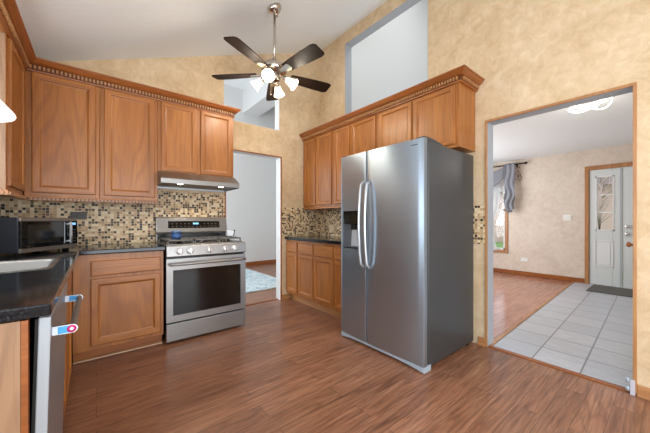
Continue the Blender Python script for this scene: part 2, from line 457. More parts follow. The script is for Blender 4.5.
# painted reveals of the openings in the back wall
bm = BM(); e = .004
box(bm, dx1-e, dx1, YA+.004, YA+WT+.005, 0, dh); box(bm, dx0, dx0+e, YA+.004, YA+WT+.005, 0, dh); box(bm, dx0, dx1, YA+.004, YA+WT+.005, dh-e, dh)
box(bm, cx1-e, cx1, YA+.002, YA+WT+.005, cb0, ct(cx1)); box(bm, cx0, cx0+e, YA+.002, YA+WT+.005, cb0, ct(cx0)); box(bm, cx0, cx1, YA+.002, YA+WT+.005, cb0, cb0+e)
prism(bm, [(cx0, ct(cx0)), (cx1, ct(cx1)), (cx1, ct(cx1)-e), (cx0, ct(cx0)-e)], 'y', YA+.002, YA+WT+.005)
struct('trim_4', 'white painted inner faces of the back wall openings', 'trim', bm, white_m)
bm = BM(); t = .012
box(bm, dx0-.012, dx0+.004, YA-t, YA+.006, 0, dh-.0042); box(bm, dx1-.004, dx1+.012, YA-t, YA+.006, 0, dh-.0042); box(bm, dx0-.012, dx1+.012, YA-t, YA+.006, dh-.004, dh+.012)
struct('trim_5', 'thin oak edging round the back doorway', 'trim', bm, oak_dk, bevel=.002)
# right wall (wall B): wide opening y .175..1.085 and raking loft cut-out
oy0, oy1, oh = .1785, 1.083, 2.04
ky0, ky1, kz0, kz1 = 1.674, 2.975, 2.43, 3.664
bm = BM()
def pb(y0, y1, z0, z1): box(bm, XB, XB+WT, y0, y1, z0, z1)
ztop = cz(XB)+.08
pb(-2.0, oy0, 0, ztop); pb(oy0, oy1, oh, ztop); pb(oy1, ky0, 0, ztop)
pb(ky0, ky1, 0, kz0); pb(ky0, ky1, kz1, ztop); pb(ky1, YA, 0, ztop)
struct('wall_right', 'tan sponge-painted wall behind the fridge, with a wide opening', 'wall', bm, wall_m)
bm = BM()
box(bm, XB+.004, XB+WT+.005, oy1-e, oy1, 0, oh); box(bm, XB+.004, XB+WT+.005, oy0, oy0+e, 0, oh); box(bm, XB+.004, XB+WT+.005, oy0, oy1, oh-e, oh)
box(bm, XB+.002, XB+WT+.005, ky1-e, ky1, kz0, kz1); box(bm, XB+.002, XB+WT+.005, ky0, ky0+e, kz0, kz1); box(bm, XB+.002, XB+WT+.005, ky0, ky1, kz1-e, kz1); box(bm, XB+.002, XB+WT+.005, ky0, ky1, kz0, kz0+e)
struct('trim_6', 'blue-grey painted inner faces of the right wall openings', 'trim', bm, plain('blue_grey_wall_paint', srgb(164, 168, 174), .6))
bm = BM()
box(bm, XB-t, XB+.007, oy1-.003, oy1+.0135, 0, oh-.0042); box(bm, XB-t, XB+.007, oy0-.0135, oy0+.005, 0, oh-.0042); box(bm, XB-t, XB+.007, oy0-.0135, oy1+.0135, oh-.004, oh+.016)
struct('trim_7', 'thin oak edging round the wide opening', 'trim', bm, oak_trimz, bevel=.002)
# left wall with sink window and breakfast window
bm = BM()
def pc(y0, y1, z0, z1): box(bm, XC-WT, XC, y0, y1, z0, z1)
wz0, wz1 = 1.12, 2.18
pc(-2.0, -1.3, 0, 2.5); pc(-1.3, -.1, 0, .7); pc(-1.3, -.1, 2.25, 2.5); pc(-.1, 1.4, 0, 2.5); pc(1.4, 2.4, 0, wz0); pc(1.4, 2.4, wz1, 2.5); pc(2.4, YA+WT, 0, 2.5)
struct('wall_left', 'tan sponge-painted wall behind the sink', 'wall', bm, wall_m)
bm = BM()
for y0, y1, z0, z1 in ((1.4, 2.4, wz0, wz1), (-1.3, -.1, .7, 2.25)):
    box(bm, XC-.09, XC-.05, y0, y0+.05, z0, z1); box(bm, XC-.09, XC-.05, y1-.05, y1, z0, z1)
    box(bm, XC-.09, XC-.05, y0, y1, z0, z0+.05); box(bm, XC-.09, XC-.05, y0, y1, z1-.05, z1); box(bm, XC-.08, XC-.06, (y0+y1)/2-.02, (y0+y1)/2+.02, z0, z1)
struct('window_1', 'white window frames of the sink wall', 'window', bm, white_trim)
# front wall behind the camera with patio door
bm = BM()
def pf(x0, x1, z0, z1): box(bm, x0, x1, -2.12, -2.0, z0, z1)
pf(XC-WT, -.3, 0, 4); pf(-.3, 2.1, 2.1, 4); pf(2.1, XB+WT, 0, 4)
struct('wall_front', 'tan wall behind the viewer with a glass patio door', 'wall', bm, wall_m)
bm = BM()
for x in (-.3, .86, 1.98): box(bm, x, x+.11, -2.1, -2.04, 0, 2.1)
box(bm, -.3, 2.1, -2.1, -2.04, 2.0, 2.1); box(bm, -.3, 2.1, -2.1, -2.04, 0, .1)
struct('door_3', 'white framed glass patio door behind the viewer', 'door', bm, white_trim)
# sloped ceiling
bm = BM(); prism(bm, [(XC-.15, cz(XC-.15)), (XB+.01, cz(XB+.01)), (XB+.01, cz(XB)+.1), (XC-.15, cz(XC-.15)+.1)], 'y', -2.1, YA+.02)
struct('ceiling', 'white vaulted kitchen ceiling rising to the right', 'ceiling', bm, ceil_m)
# baseboards of the kitchen
def base(name, label, x0, x1, y0, y1, h=.075):
    bm = BM(); box(bm, x0, x1, y0, y1, 0, h)
    dx, dy = (x1-x0), (y1-y0)
    if dx < dy: box(bm, x0-.012, x0, y0, y1, 0, .018)
    else: box(bm, x0, x1, y0-.012, y0, 0, .018)
    struct(name, label, 'baseboard', bm, oak_trim, bevel=.004)
base('baseboard_right', 'oak baseboard at the foot of the wall right of the wide opening', XB-.014, XB-.001, -2.0, .165)
base('baseboard_middle', 'short oak baseboard between the fridge and the wide opening', XB-.014, XB-.001, 1.097, 1.16)
base('baseboard_back', 'short oak baseboard beside the back doorway', 2.076, 2.215, YA-.014, YA-.001)
# backsplashes
bm = BM(); box(bm, XC+.001, 1.253, YA-.010, YA-.001, .905, 1.34); box(bm, .46, 1.253, YA-.010, YA-.001, 1.34, 1.47)
struct('wall_backsplash_back', 'mosaic tile backsplash behind the stove', 'backsplash', bm, mosaic_m)
bm = BM(); box(bm, 2.076, XB-.001, YA-.010, YA-.001, .915, 1.335)
struct('wall_backsplash_corner', 'short mosaic tile return beside the back doorway', 'backsplash', bm, mosaic_m)
bm = BM(); box(bm, XB-.010, XB-.001, 2.09, YA-.011, .915, 1.335); box(bm, XB-.010, XB-.001, 1.098, 2.09, .93, 1.29)
struct('wall_backsplash_right', 'mosaic tile backsplash running behind the fridge', 'backsplash', bm, mosaic_m)
bm = BM(); box(bm, XC+.001, XC+.010, 2.45, YA-.011, .905, 1.34); box(bm, XC+.001, XC+.010, 1.0, 2.45, .905, 1.06)
struct('wall_backsplash_left', 'mosaic tile backsplash behind the sink', 'backsplash', bm, mosaic_m)

# room beyond the back wall
bm = BM()
box(bm, -1.1, 4.2, 6.79, 6.9, 0, 4.6); box(bm, 3.95, 4.05, YA+WT, 6.79, 0, 4.6); box(bm, -1.2, -1.1, YA+WT, 4.0, 0, 4.6); box(bm, -1.2, -1.1, 6.4, 6.9, 0, 4.6); box(bm, -1.2, -1.1, 4.0, 6.4, 0, .9); box(bm, -1.2, -1.1, 4.0, 6.4, 2.9, 4.6)
struct('wall_hall', 'white walls of the room beyond the back doorway', 'wall', bm, white_m)
bm = BM(); box(bm, -1.2, 4.2, YA+WT, 6.9, 4.4, 4.5)
struct('ceiling_hall', 'white ceiling of the room beyond the back doorway', 'ceiling', bm, ceil_m)
bm = BM(); box(bm, 2.84, 3.25, YA+WT+.02, 6.79, 3.82, 4.4)
struct('beam_1', 'white boxed beam seen through the cut-out above the doorway', 'beam', bm, white_m)
bm = BM(); box(bm, -1.0, 3.95, 6.775, 6.789, 0, .1)
struct('baseboard_hall', 'oak baseboard of the room beyond the back doorway', 'baseboard', bm, oak_dk, bevel=.004)

# loft beyond the right wall cut-out
bm = BM()
box(bm, 6.9, 7.0, -.4, 3.6, 2.5, 6.2); box(bm, XB+WT, 7.0, 3.35, 3.45, 2.5, 6.2); box(bm, XB+WT, 7.0, -.5, -.4, 2.5, 6.2); box(bm, XB+.02, XB+WT, -.5, 3.45, 4.0, 6.2)
struct('wall_loft', 'white walls of the loft seen over the fridge cabinets', 'wall', bm, white_m)
bm = BM(); box(bm, XB+.02, 3.3, -.5, 3.45, 6.1, 6.2); box(bm, 5.1, 7.0, -.5, 3.45, 6.1, 6.2); box(bm, 3.3, 5.1, -.5, .5, 6.1, 6.2); box(bm, 3.3, 5.1, 2.3, 3.45, 6.1, 6.2)  # unseen skylight gap put in for the loft fill light
struct('ceiling_loft', 'white ceiling of the loft', 'ceiling', bm, ceil_m)
# entry room
XE = 6.95
bm = BM(); box(bm, XB+WT, XE+.1, -1.0, 3.5, 2.425, 2.5)
struct('ceiling_entry', 'flat white ceiling of the entry room', 'ceiling', bm, ceil_m)
bm = BM()
wy0, wy1, ww0, ww1 = 2.36, 3.2, .50, 2.18     # window
fy0, fy1, fh = -.52, 1.0, 2.05                # front door pair
def pe(y0, y1, z0, z1): box(bm, XE, XE+.12, y0, y1, z0, z1)
pe(-1.0, fy0, 0, 2.5); pe(fy0, fy1, fh, 2.5); pe(fy1, wy0, 0, 2.5); pe(wy0, wy1, 0, ww0); pe(wy0, wy1, ww1, 2.5); pe(wy1, 3.5, 0, 2.5)
struct('wall_entry', 'pinkish beige sponge-painted wall with the front door', 'wall', bm, entry_m)
bm = BM(); box(bm, XB+WT, 3.7, 3.4, 3.5, 0, 2.5); box(bm, 6.1, XE+.1, 3.4, 3.5, 0, 2.5); box(bm, 3.7, 6.1, 3.4, 3.5, 0, .65); box(bm, 3.7, 6.1, 3.4, 3.5, 2.35, 2.5); box(bm, XB+WT, XE+.1, -1.1, -1.0, 0, 2.5)
struct('wall_entry_side', 'beige side walls of the entry room', 'wall', bm, entry_m)
bm = BM(); box(bm, XE-.014, XE-.001, 1.062, 3.38, 0, .085)
struct('baseboard_entry', 'oak baseboard left of the front door', 'baseboard', bm, oak_dk, bevel=.004)
bm = BM()
box(bm, XE-.02, XE+.02, fy1, fy1+.06, 0, fh-.0002); box(bm, XE-.02, XE+.02, fy0-.06, fy0, 0, fh-.0002); box(bm, XE-.02, XE+.02, fy0-.06, fy1+.06, fh, fh+.075)
struct('trim_8', 'oak casing round the front door', 'trim', bm, oak_trimz, bevel=.006)
bm = BM()
box(bm, XE-.02, XE+.02, wy0-.06, wy0, ww0+.0002, ww1-.0002); box(bm, XE-.02, XE+.02, wy1, wy1+.06, ww0+.0002, ww1-.0002)
box(bm, XE-.03, XE+.02, wy0-.06, wy1+.06, ww0-.06, ww0); box(bm, XE-.02, XE+.02, wy0-.06, wy1+.06, ww1, ww1+.06)
win = struct('window_2', 'oak framed window behind the grey swag curtain', 'window', bm, oak_trimz, bevel=.005)
bm = BM(); box(bm, XE+.03, XE+.06, wy0, wy0+.04, ww0, ww1); box(bm, XE+.03, XE+.06, wy0, wy1, ww0, ww0+.04); box(bm, XE+.03, XE+.06, wy0, wy1, ww1-.04, ww1); box(bm, XE+.03, XE+.06, wy0, wy1, 1.36, 1.40); box(bm, XE+.03, XE+.06, wy1-.04, wy1, ww0, ww1)
part('sash', bm, white_trim, win)
bm = BM(); box(bm, XE+.042, XE+.046, wy0+.03, wy1-.03, ww0+.03, ww1-.03)
part('pane', bm, glass_m, win)
bm = BM()
for x in (3.7, 4.87, 6.05): box(bm, x, x+.05, 3.43, 3.47, .65, 2.35)
box(bm, 3.75, 6.05, 3.43, 3.47, .65, .70); box(bm, 3.75, 6.05, 3.43, 3.47, 2.30, 2.35)
struct('added_window_3', 'added white framed window for the fill light in the left wall of the entry room', 'window', bm, white_trim)  # unseen window put in around the entry fill light
bm = BM()
for y in (4.0, 5.17, 6.35): box(bm, -1.17, -1.13, y, y+.05, .9, 2.9)
box(bm, -1.17, -1.13, 4.05, 6.35, .9, .95); box(bm, -1.17, -1.13, 4.05, 6.35, 2.85, 2.9)
struct('added_window_4', 'added white framed window for the fill light of the room beyond the back doorway', 'window', bm, white_trim)  # unseen window put in around the fill light of the far room
# front door: glazed side leaf and main leaf
def leaf(name, label, y0, y1, glass):
    bm = BM(); x0, x1 = XE+.0, XE+.045
    if glass:
        g0, g1, gz0, gz1 = .70, .90, .985, 1.91
        box(bm, x0, x1, y0, g0, .01, fh); box(bm, x0, x1, g1, y1, .01, fh); box(bm, x0, x1, g0, g1, .01, gz0); box(bm, x0, x1, g0, g1, gz1, fh)
    else: box(bm, x0, x1, y0, y1, .01, fh)
    r = struct(name, label, 'door', bm, plain(name+'_paint', srgb(214, 221, 222), .4), bevel=.003)
    return r
d1 = leaf('door_1', 'white side panel of the front entry with a tall narrow window', .612, .996, True)
bm = BM()
for z in (1.29, 1.60): box(bm, XE+.012, XE+.03, .70, .90, z-.009, z+.009)
box(bm, XE-.006, XE+.01, .68, .70, .965, 1.93); box(bm, XE-.006, XE+.01, .90, .92, .965, 1.93); box(bm, XE-.006, XE+.01, .68, .92, .965, .985); box(bm, XE-.006, XE+.01, .68, .92, 1.91, 1.93)
part('window_bars', bm, white_trim, d1)
bm = BM(); box(bm, XE+.02, XE+.024, .695, .905, .98, 1.915); part('pane', bm, glass_m, d1)
def frame_panel(bm, y0, y1, z0, z1, x):
    w_ = .016
    for a in ((y0, y0+w_, z0, z1), (y1-w_, y1, z0, z1), (y0, y1, z0, z0+w_), (y0, y1, z1-w_, z1)): box(bm, x-.008, x+.002, *a)
    box(bm, x-.005, x+.002, y0+.04, y1-.04, z0+.04, z1-.04)
bm = BM(); frame_panel(bm, .69, .93, .33, .80, XE); part('moulding', bm, white_trim, d1, bevel=.002)
d2 = leaf('door_2', 'white front door leaf with chrome deadbolt and lever', -.515, .585, False)
bm = BM(); frame_panel(bm, -.35, .40, .25, .80, XE); frame_panel(bm, -.35, .40, 1.1, 1.9, XE); part('moulding', bm, white_trim, d2, bevel=.002)
bm = BM(); lathe(bm, [(0, .04), (.022, .04), (.03, .03), (.032, 0)], at((XE, .525, 1.045), (-1, 0, 0))); part('deadbolt', bm, chrome_m, d2)
bm = BM(); lathe(bm, [(0, .06), (.022, .058), (.028, .045), (.02, .03), (.012, .02), (.03, .01), (.032, 0)], at((XE, .525, .92), (-1, 0, 0))); part('door_knob', bm, chrome_m, d2)
bm = BM(); box(bm, XE-.01, XE+.01, .587, .61, .005, fh)
part('astragal', bm, plain('pale_grey_strip', srgb(178, 186, 190), .5), d1)
# outdoors beyond the entry window
bm = BM(); box(bm, XE+.13, 40, -15, 25, -.35, -.3); struct('ground_lawn', 'green lawn outside the entry window', 'ground', bm, grass_m)
bm = BM(); box(bm, 12, 15, -15, 25, -.30, -.29); struct('ground_road', 'pale road across the lawn outside', 'road', bm, road_m)

hs = thing('house', 'pale brick house across the road, seen through the front door glass', 'house', (24, 6, -.3))
bm = BM(); box(bm, 21, 27, -2, 14, -.3, 3.0); part('wall', bm, plain('pale_pink_brick', srgb(206, 176, 164), .9), hs)
bm = BM(); prism(bm, [(20.5, 3.0), (24, 5.2), (27.5, 3.0)], 'y', -2.4, 14.4); part('roof', bm, plain('grey_brown_shingle', srgb(128, 112, 106), .9), hs)
for y0 in (.2, 4.5, 9.5):
    bm = BM(); box(bm, 20.96, 21.02, y0, y0+1.3, .8, 2.2); part('window', bm, white_trim, hs)
bark_m = plain('pale_bark', srgb(178, 156, 146), .9)
def tree(label, x, y, h, sd):
    rnd = random.Random(sd)
    t = thing('bare_tree', label, 'tree', (x, y, -.3))
    bm = BM(); tube(bm, [(x, y, -.3), (x+.05, y+.03, h*.3), (x, y, h*.55)], [.14, .10, .06], 8); part('trunk', bm, bark_m, t)
    bm = BM()
    for i in range(30):
        z0 = h*(.2+.35*rnd.random()); a = rnd.random()*2*PI; L = h*(.2+.25*rnd.random())
        p1 = Vector((x+math.cos(a)*L*.5, y+math.sin(a)*L*.5, z0+L*.45)); p2 = Vector((x+math.cos(a+.3)*L, y+math.sin(a+.3)*L, z0+L*(.6+.4*rnd.random())))
        tube(bm, [(x, y, z0), p1, p2], [.02, .011, .004], 5)
    b = part('branches', bm, bark_m, t); b['kind'] = 'stuff'
tree('bare pale tree outside the front door glass', 17.0, 2.1, 5.0, 5)
tree('bare brown tree outside the curtained window', 18.0, 7.2, 4.6, 9)

# ------------------------------------------------------------------ cabinet doors
def frame_map(wall):
    """local (u along the front, d out of the front, z) -> world"""
    if wall == 'A': return lambda p0: (lambda u, d, z: (u, p0 - d, z))
    if wall == 'B': return lambda p0: (lambda u, d, z: (p0 - d, u, z))
    return lambda p0: (lambda u, d, z: (p0 + d, u, z))
def door_bm(wall, plane, u0, u1, z0, z1, frame=.058, th=.02, flat=False):
    bm = BM(); F = frame_map(wall)(plane)
    def ring(ins, d): return [bm.verts.new(F(*p)) for p in ((u0+ins, d, z0+ins), (u1-ins, d, z0+ins), (u1-ins, d, z1-ins), (u0+ins, d, z1-ins))]
    if flat: prof = [(0, 0), (0, th-.006), (.004, th-.001), (.010, th), (.016, th)]
    else: prof = [(0, 0), (0, th-.005), (.003, th-.001), (.008, th), (frame-.014, th), (frame-.009, th-.002), (frame-.006, th-.009), (frame, th-.012), (frame+.004, th-.013)]
    R = [ring(*p) for p in prof]; fs = [bm.faces.new(R[0][::-1])]
    for a, b in zip(R, R[1:]):
        for i in range(4):
            f = bm.faces.new((a[i], a[(i+1) % 4], b[(i+1) % 4], b[i])); f.material_index = 1 if i in (0, 2) else 0; fs.append(f)
    f = bm.faces.new(R[-1]); f.material_index = 1 if flat else 0; fs.append(f)
    bmesh.ops.recalc_face_normals(bm, faces=fs)
    return bm
def add_door(root, wall, plane, u0, u1, z0, z1, name='door', flat=False, **kw):
    return part(name, door_bm(wall, plane, u0, u1, z0, z1, flat=flat, **kw), [oak_z, oak_h], root)
def carcass(root, wall, wallpos, plane, u0, u1, z0, z1, frame=True, mats=None):
    bm = BM()
    if wall == 'A': box(bm, u0, u1, plane, wallpos, z0, z1)
    elif wall == 'B': box(bm, plane, wallpos, u0, u1, z0, z1)
    else: box(bm, wallpos, plane, u0, u1, z0, z1)
    part('cabinet_box', bm, mats or oak_z, root, bevel=.002)

G_UB, G_UA = 'oak wall cabinets on the stove wall', 'oak wall cabinets on the fridge wall'
g = .0015
# upper cabinets on the stove wall: front plane y = 3.262, doors stand 2 cm proud
PA_ = YA - .31
u = thing('wall_cabinet', 'oak wall cabinet above the microwave corner, one tall door', 'cabinet', (-.2, YA, 1.35), G_UB)
carcass(u, 'A', YA-.002, PA_, -.448, .024-g, 1.345, 2.365)
add_door(u, 'A', PA_, -.405, -.006, 1.375, 2.345)
u = thing('wall_cabinet', 'oak wall cabinet left of the range hood, one tall door', 'cabinet', (.25, YA, 1.35), G_UB)
carcass(u, 'A', YA-.002, PA_, .024+g, .478-g, 1.345, 2.365)
add_door(u, 'A', PA_, .055, .452, 1.375, 2.345)
u = thing('wall_cabinet', 'short oak wall cabinet over the range hood, two doors', 'cabinet', (.86, YA, 1.64), G_UB)
carcass(u, 'A', YA-.002, PA_, .478+g, 1.25, 1.64, 2.365)
add_door(u, 'A', PA_, .506, .838, 1.655, 2.345, frame=.05); add_door(u, 'A', PA_, .884, 1.222, 1.655, 2.345, frame=.05)
# upper cabinet on the sink wall
PC_ = -.452
u = thing('wall_cabinet', 'oak wall cabinet on the sink wall with pale bare side panel', 'cabinet', (-.6, 2.95, 1.35))
carcass(u, 'C', XC+.002, PC_-.02, 2.705, YA-.012, 1.345, 2.365)
bm = BM(); box(bm, XC+.003, PC_-.002, 2.698, 2.7045, 1.345, 2.365); part('side_panel', bm, oak_pale, u)
bm = BM(); box(bm, PC_-.0195, PC_, 2.7, 3.24, 1.345, 2.365); part('face_frame', bm, oak_z, u)
add_door(u, 'C', PC_, 2.745, 3.20, 1.375, 2.345, th=.018)
# crown mouldings and dentils
def crown_prof(d0, d1):
    # (outward distance, height) from cabinet face; z 2.345 .. 2.44
    return [(0, 2.346), (.020, 2.346), (.022, 2.356), (.024, 2.358), (.024, 2.394), (.044, 2.396), (.052, 2.402), (.062, 2.411), (.074, 2.426), (.081, 2.428), (.082, 2.44), (0, 2.44)]
def sweep(bm, path, prof):
    """path: list of (x,y, nx,ny) with mitre vectors"""
    rings = [[bm.verts.new((x+nx*d, y+ny*d, z)) for d, z in prof] for x, y, nx, ny in path]
    n = len(prof); fs = []
    for A, B in zip(rings, rings[1:]):
        for i in range(n):
            f = bm.faces.new((A[i], A[(i+1) % n], B[(i+1) % n], B[i])); f.material_index = 1 if i == 3 else 0; fs.append(f)
    fs.append(bm.faces.new(rings[0][::-1])); fs.append(bm.faces.new(rings[-1]))
    bmesh.ops.recalc_face_normals(bm, faces=fs)
def dentils(bm, p0, p1, n_out, z0, z1, d0, d1, pitch=.026, wdt=.014):
    p0, p1 = Vector(p0), Vector(p1); L = (p1-p0).length; t_ = (p1-p0)/L; nn = Vector(n_out)
    k = int(L/pitch)
    for i in range(k):
        c = p0 + t_*(L*(i+.5)/k); a = c - t_*wdt/2; b = c + t_*wdt/2
        x = [a+nn*d0, b+nn*d0, b+nn*d1, a+nn*d1]
        prism(bm, [(q.x, q.y) for q in x], 'z', z0, z1)
cp = crown_prof(0, 0)
groove_shade_m = oak('oak_groove_shade', 'h', srgb(70, 34, 12), srgb(96, 50, 20), srgb(112, 62, 26))  # darker oak colour, paints the shade in the recess behind the dentils
fA = PA_ - .0; fB = XB - .31; fC = PC_
cr = thing('crown_moulding', 'oak crown moulding turning the corner above the stove and sink walls', 'crown moulding', (fC, fA, 2.33))
bm = BM(); sweep(bm, [(fC, .9, 1, 0), (fC, fA, 1, -1), (1.228, fA, 1, -1), (1.228, YA-.003, 1, 0)], cp); part('moulding', bm, [oak_dk, groove_shade_m], cr)
bm = BM(); box(bm, fC-.02, fC-.0005, .9, 2.695, 2.346, 2.44); part('valance_board', bm, oak_h, cr)
bm = BM(); box(bm, XC+.002, fC-.0205, .9, .92, 2.335, 2.40); part('end_board', bm, oak_h, cr)
bm = BM(); DZ = (2.3615, 2.391, .0235, .041); dentils(bm, (fC+.03, fA), (1.228, fA), (0, -1), *DZ); dentils(bm, (1.228, fA), (1.228, YA-.01), (1, 0), *DZ); dentils(bm, (fC, fA-.03), (fC, .92), (1, 0), *DZ); part('dentil_strip', bm, oak_trim, cr)
cr = thing('crown_moulding', 'oak crown moulding along the cabinets above the fridge', 'crown moulding', (fB, 2.3, 2.34))
bm = BM(); sweep(bm, [(fB, YA-.003, -1, 0), (fB, 1.185, -1, -1), (XB-.003, 1.185, 0, -1)], cp); part('moulding', bm, [oak_dk, groove_shade_m], cr)
bm = BM(); dentils(bm, (fB, YA-.02), (fB, 1.18), (-1, 0), *DZ); dentils(bm, (fB, 1.185), (XB-.01, 1.185), (0, -1), *DZ); part('dentil_strip', bm, oak_trim, cr)
# light rails with dentils under the tall cabinets
lr = thing('light_rail', 'dentil light rail under the left stove wall cabinets', 'light rail', (0, PA_, 1.31))
bm = BM(); box(bm, fC+.013, .477, fA-.012, fA+.012, 1.31, 1.344); box(bm, fC-.01, .477, fA-.017, fA-.012, 1.334, 1.344); part('rail', bm, oak_h, lr, bevel=.002)
bm = BM(); box(bm, fC+.014, .476, fA-.0128, fA-.0118, 1.3145, 1.3335); part('groove_shade', bm, groove_shade_m, lr)  # thin dark strip painting the shade behind the rail dentils
bm = BM(); dentils(bm, (fC+.03, fA), (.475, fA), (0, -1), 1.3145, 1.333, .0124, .024); part('dentil_strip', bm, oak_trim, lr)
lr = thing('light_rail', 'dentil light rail under the sink wall cabinet', 'light rail', (fC, 2.9, 1.31))
bm = BM(); box(bm, fC-.012, fC+.012, 2.688, 3.24, 1.31, 1.344); box(bm, XC+.003, fC-.012, 2.688, 2.705, 1.31, 1.344); part('rail', bm, oak_trim, lr, bevel=.002)
bm = BM(); dentils(bm, (fC, 2.69), (fC, 3.22), (1, 0), 1.3145, 1.333, .0115, .022); part('dentil_strip', bm, oak_trim, lr)
bm = BM(); dentils(bm, (XC+.01, 2.69), (fC, 2.69), (0, -1), 1.3145, 1.333, .0015, .012); part('dentil_return', bm, oak_trim, lr)
# upper cabinets on the fridge wall
PB_ = fB
def ub(label, y0, y1, z0, doors, loc, fr=.05):
    u = thing('wall_cabinet', label, 'cabinet', loc, G_UA)
    carcass(u, 'B', XB-.002, PB_, y0+g, y1-g, z0, 2.365)
    for a, b in doors: add_door(u, 'B', PB_, a, b, z0+.028, 2.335, frame=fr)
ub('tall oak wall cabinet in the far corner above the mosaic, two doors', 2.862, YA-.012, 1.337, [(3.265, 3.545), (2.896, 3.222)], (2.6, 3.2, 1.34))
ub('oak wall cabinet above the left edge of the fridge, two doors', 2.112, 2.862, 1.337, [(2.55, 2.832), (2.128, 2.512)], (2.6, 2.5, 1.34))
ub('short oak wall cabinet directly above the fridge, with exposed end', 1.183, 2.112, 1.790, [(1.66, 2.074), (1.216, 1.635)], (2.6, 1.6, 1.77))
bm = BM(); box(bm, PB_+.0, PB_+.022, 2.1, YA-.013, 1.312, 1.336)
single('light_rail', 'plain oak rail under the far fridge wall cabinets', 'light rail', bm, oak_h, (PB_, 2.8, 1.312), bevel=.002)

# ------------------------------------------------------------------ base cabinets
PA2 = 2.962
u = thing('base_cabinet', 'oak base cabinet left of the stove, a drawer over one door', 'cabinet', (.2, 3.2, 0))
bm = BM(); box(bm, -.145, .480, PA2, YA-.012, .10, .872); part('cabinet_box', bm, oak_z, u, bevel=.002)
bm = BM(); box(bm, -.145, .480, PA2+.075, PA2+.09, .0, .10); part('toe_kick', bm, oak_dk, u)
bm = BM(); prism(bm, [(PA2+.075, 0), (PA2+.057, 0), (PA2+.06, .010), (PA2+.067, .016), (PA2+.075, .018)], 'x', -.145, .480); part('shoe_moulding', bm, oak_trim, u)
add_door(u, 'A', PA2, -.036, .455, .135, .672)
add_door(u, 'A', PA2, -.036, .455, .698, .818, 'drawer', flat=True)
# sink wall base run: corner/sink base with doors edge-on
PCB = -.150
u = thing('base_cabinet', 'oak base cabinet under the sink, seen edge-on', 'cabinet', (-.45, 2.3, 0))
bm = BM(); box(bm, XC+.012, PCB, 1.745, 2.45, .10, .68); box(bm, XC+.012, PCB, 2.45, 2.955, .10, .872); box(bm, PCB-.02, PCB, 1.745, 2.45, .68, .872); part('cabinet_box', bm, oak_z, u, bevel=.002)
bm = BM(); box(bm, PCB-.09, PCB-.075, 1.745, 2.94, 0, .10); part('toe_kick', bm, oak_dk, u)
add_door(u, 'C', PCB, 1.765, 2.155, .115, .672, th=.02); add_door(u, 'C', PCB, 2.185, 2.60, .115, .672, th=.02)
add_door(u, 'C', PCB, 1.765, 2.155, .698, .818, 'drawer', flat=True); add_door(u, 'C', PCB, 2.185, 2.60, .698, .818, 'drawer', flat=True)
u = thing('end_panel', 'pale oak end panel beside the dishwasher, in the lower left corner', 'cabinet panel', (-.45, 1.14, 0))
bm = BM(); box(bm, XC+.012, -.162, 1.128, 1.148, 0, .872); part('panel', bm, oak_pale, u, bevel=.001)
bm = BM(); box(bm, -.1615, -.147, 1.126, 1.148, 0, .872); part('edge_stile', bm, oak_dk, u, bevel=.001)
# dishwasher, door ajar
d = thing('dishwasher', 'stainless dishwasher with taped handle under the sink counter', 'dishwasher', (-.42, 1.45, 0))
bm = BM(); box(bm, XC+.05, -.164, 1.150, 1.742, .08, .868); part('tub', bm, gap_m, d)
bm = BM(); box(bm, -.24, -.225, 1.152, 1.742, 0, .08); part('kick_plate', bm, black_m, d)
def tilt(bm, a=.024, px=-.148, pz=.1):
    for v in bm.verts:
        v.co.x -= .009
        x, z = v.co.x-px, v.co.z-pz
        v.co.x = px + x*math.cos(a) + z*math.sin(a); v.co.z = pz - x*math.sin(a) + z*math.cos(a)
bm = BM(); box(bm, -.146, -.139, 1.152, 1.740, .1, .864); tilt(bm); part('door_liner', bm, gap_m, d)
bm = BM(); box(bm, -.139, -.112, 1.150, 1.742, .1, .868); tilt(bm); dp = part('door', bm, [steel('dishwasher_side_steel', srgb(166, 172, 178), .45, 'z', .35), steel_m], d, bevel=.003)
for f in dp.data.polygons:
    if f.normal.x > .9: f.material_index = 1
bm = BM(); tube(bm, [(-.066, 1.190+.0238*i, .812) for i in range(21)], .0095, 14, flat=1.15); tilt(bm); hd = part('handle', bm, steel_w, d)
for y, nm in ((1.20, 0), (1.655, 1)):
    bm = BM(); box(bm, -.112, -.060, y-.010, y+.010, .800, .824); tilt(bm); br = part('bracket', bm, steel_w, hd, bevel=.002)
    bm = BM(); prism(bm, [(-.112, .799), (-.062, .799), (-.055, .805), (-.053, .812), (-.055, .819), (-.062, .825), (-.112, .825)], 'y', y-.0125, y-.0112); tilt(bm); part('white_tape', bm, white_st, hd)
    bm = BM(); box(bm, -.100, -.074, y-.0135, y-.0127, .801, .823); tilt(bm); part('blue_tape', bm, blue_st, hd)
    if nm == 0:
        bm = BM(); lathe(bm, [(0, .0012), (.0115, .0012), (.0115, 0)], at((-.068, y-.0127, .812), (0, -1, 0)), 20); tilt(bm); part('magenta_dot', bm, pink_st, hd)
        bm = BM(); lathe(bm, [(0, .0006), (.005, .0006), (.005, 0)], at((-.068, y-.0140, .812), (0, -1, 0)), 16); tilt(bm); part('pale_dot', bm, white_st, hd)
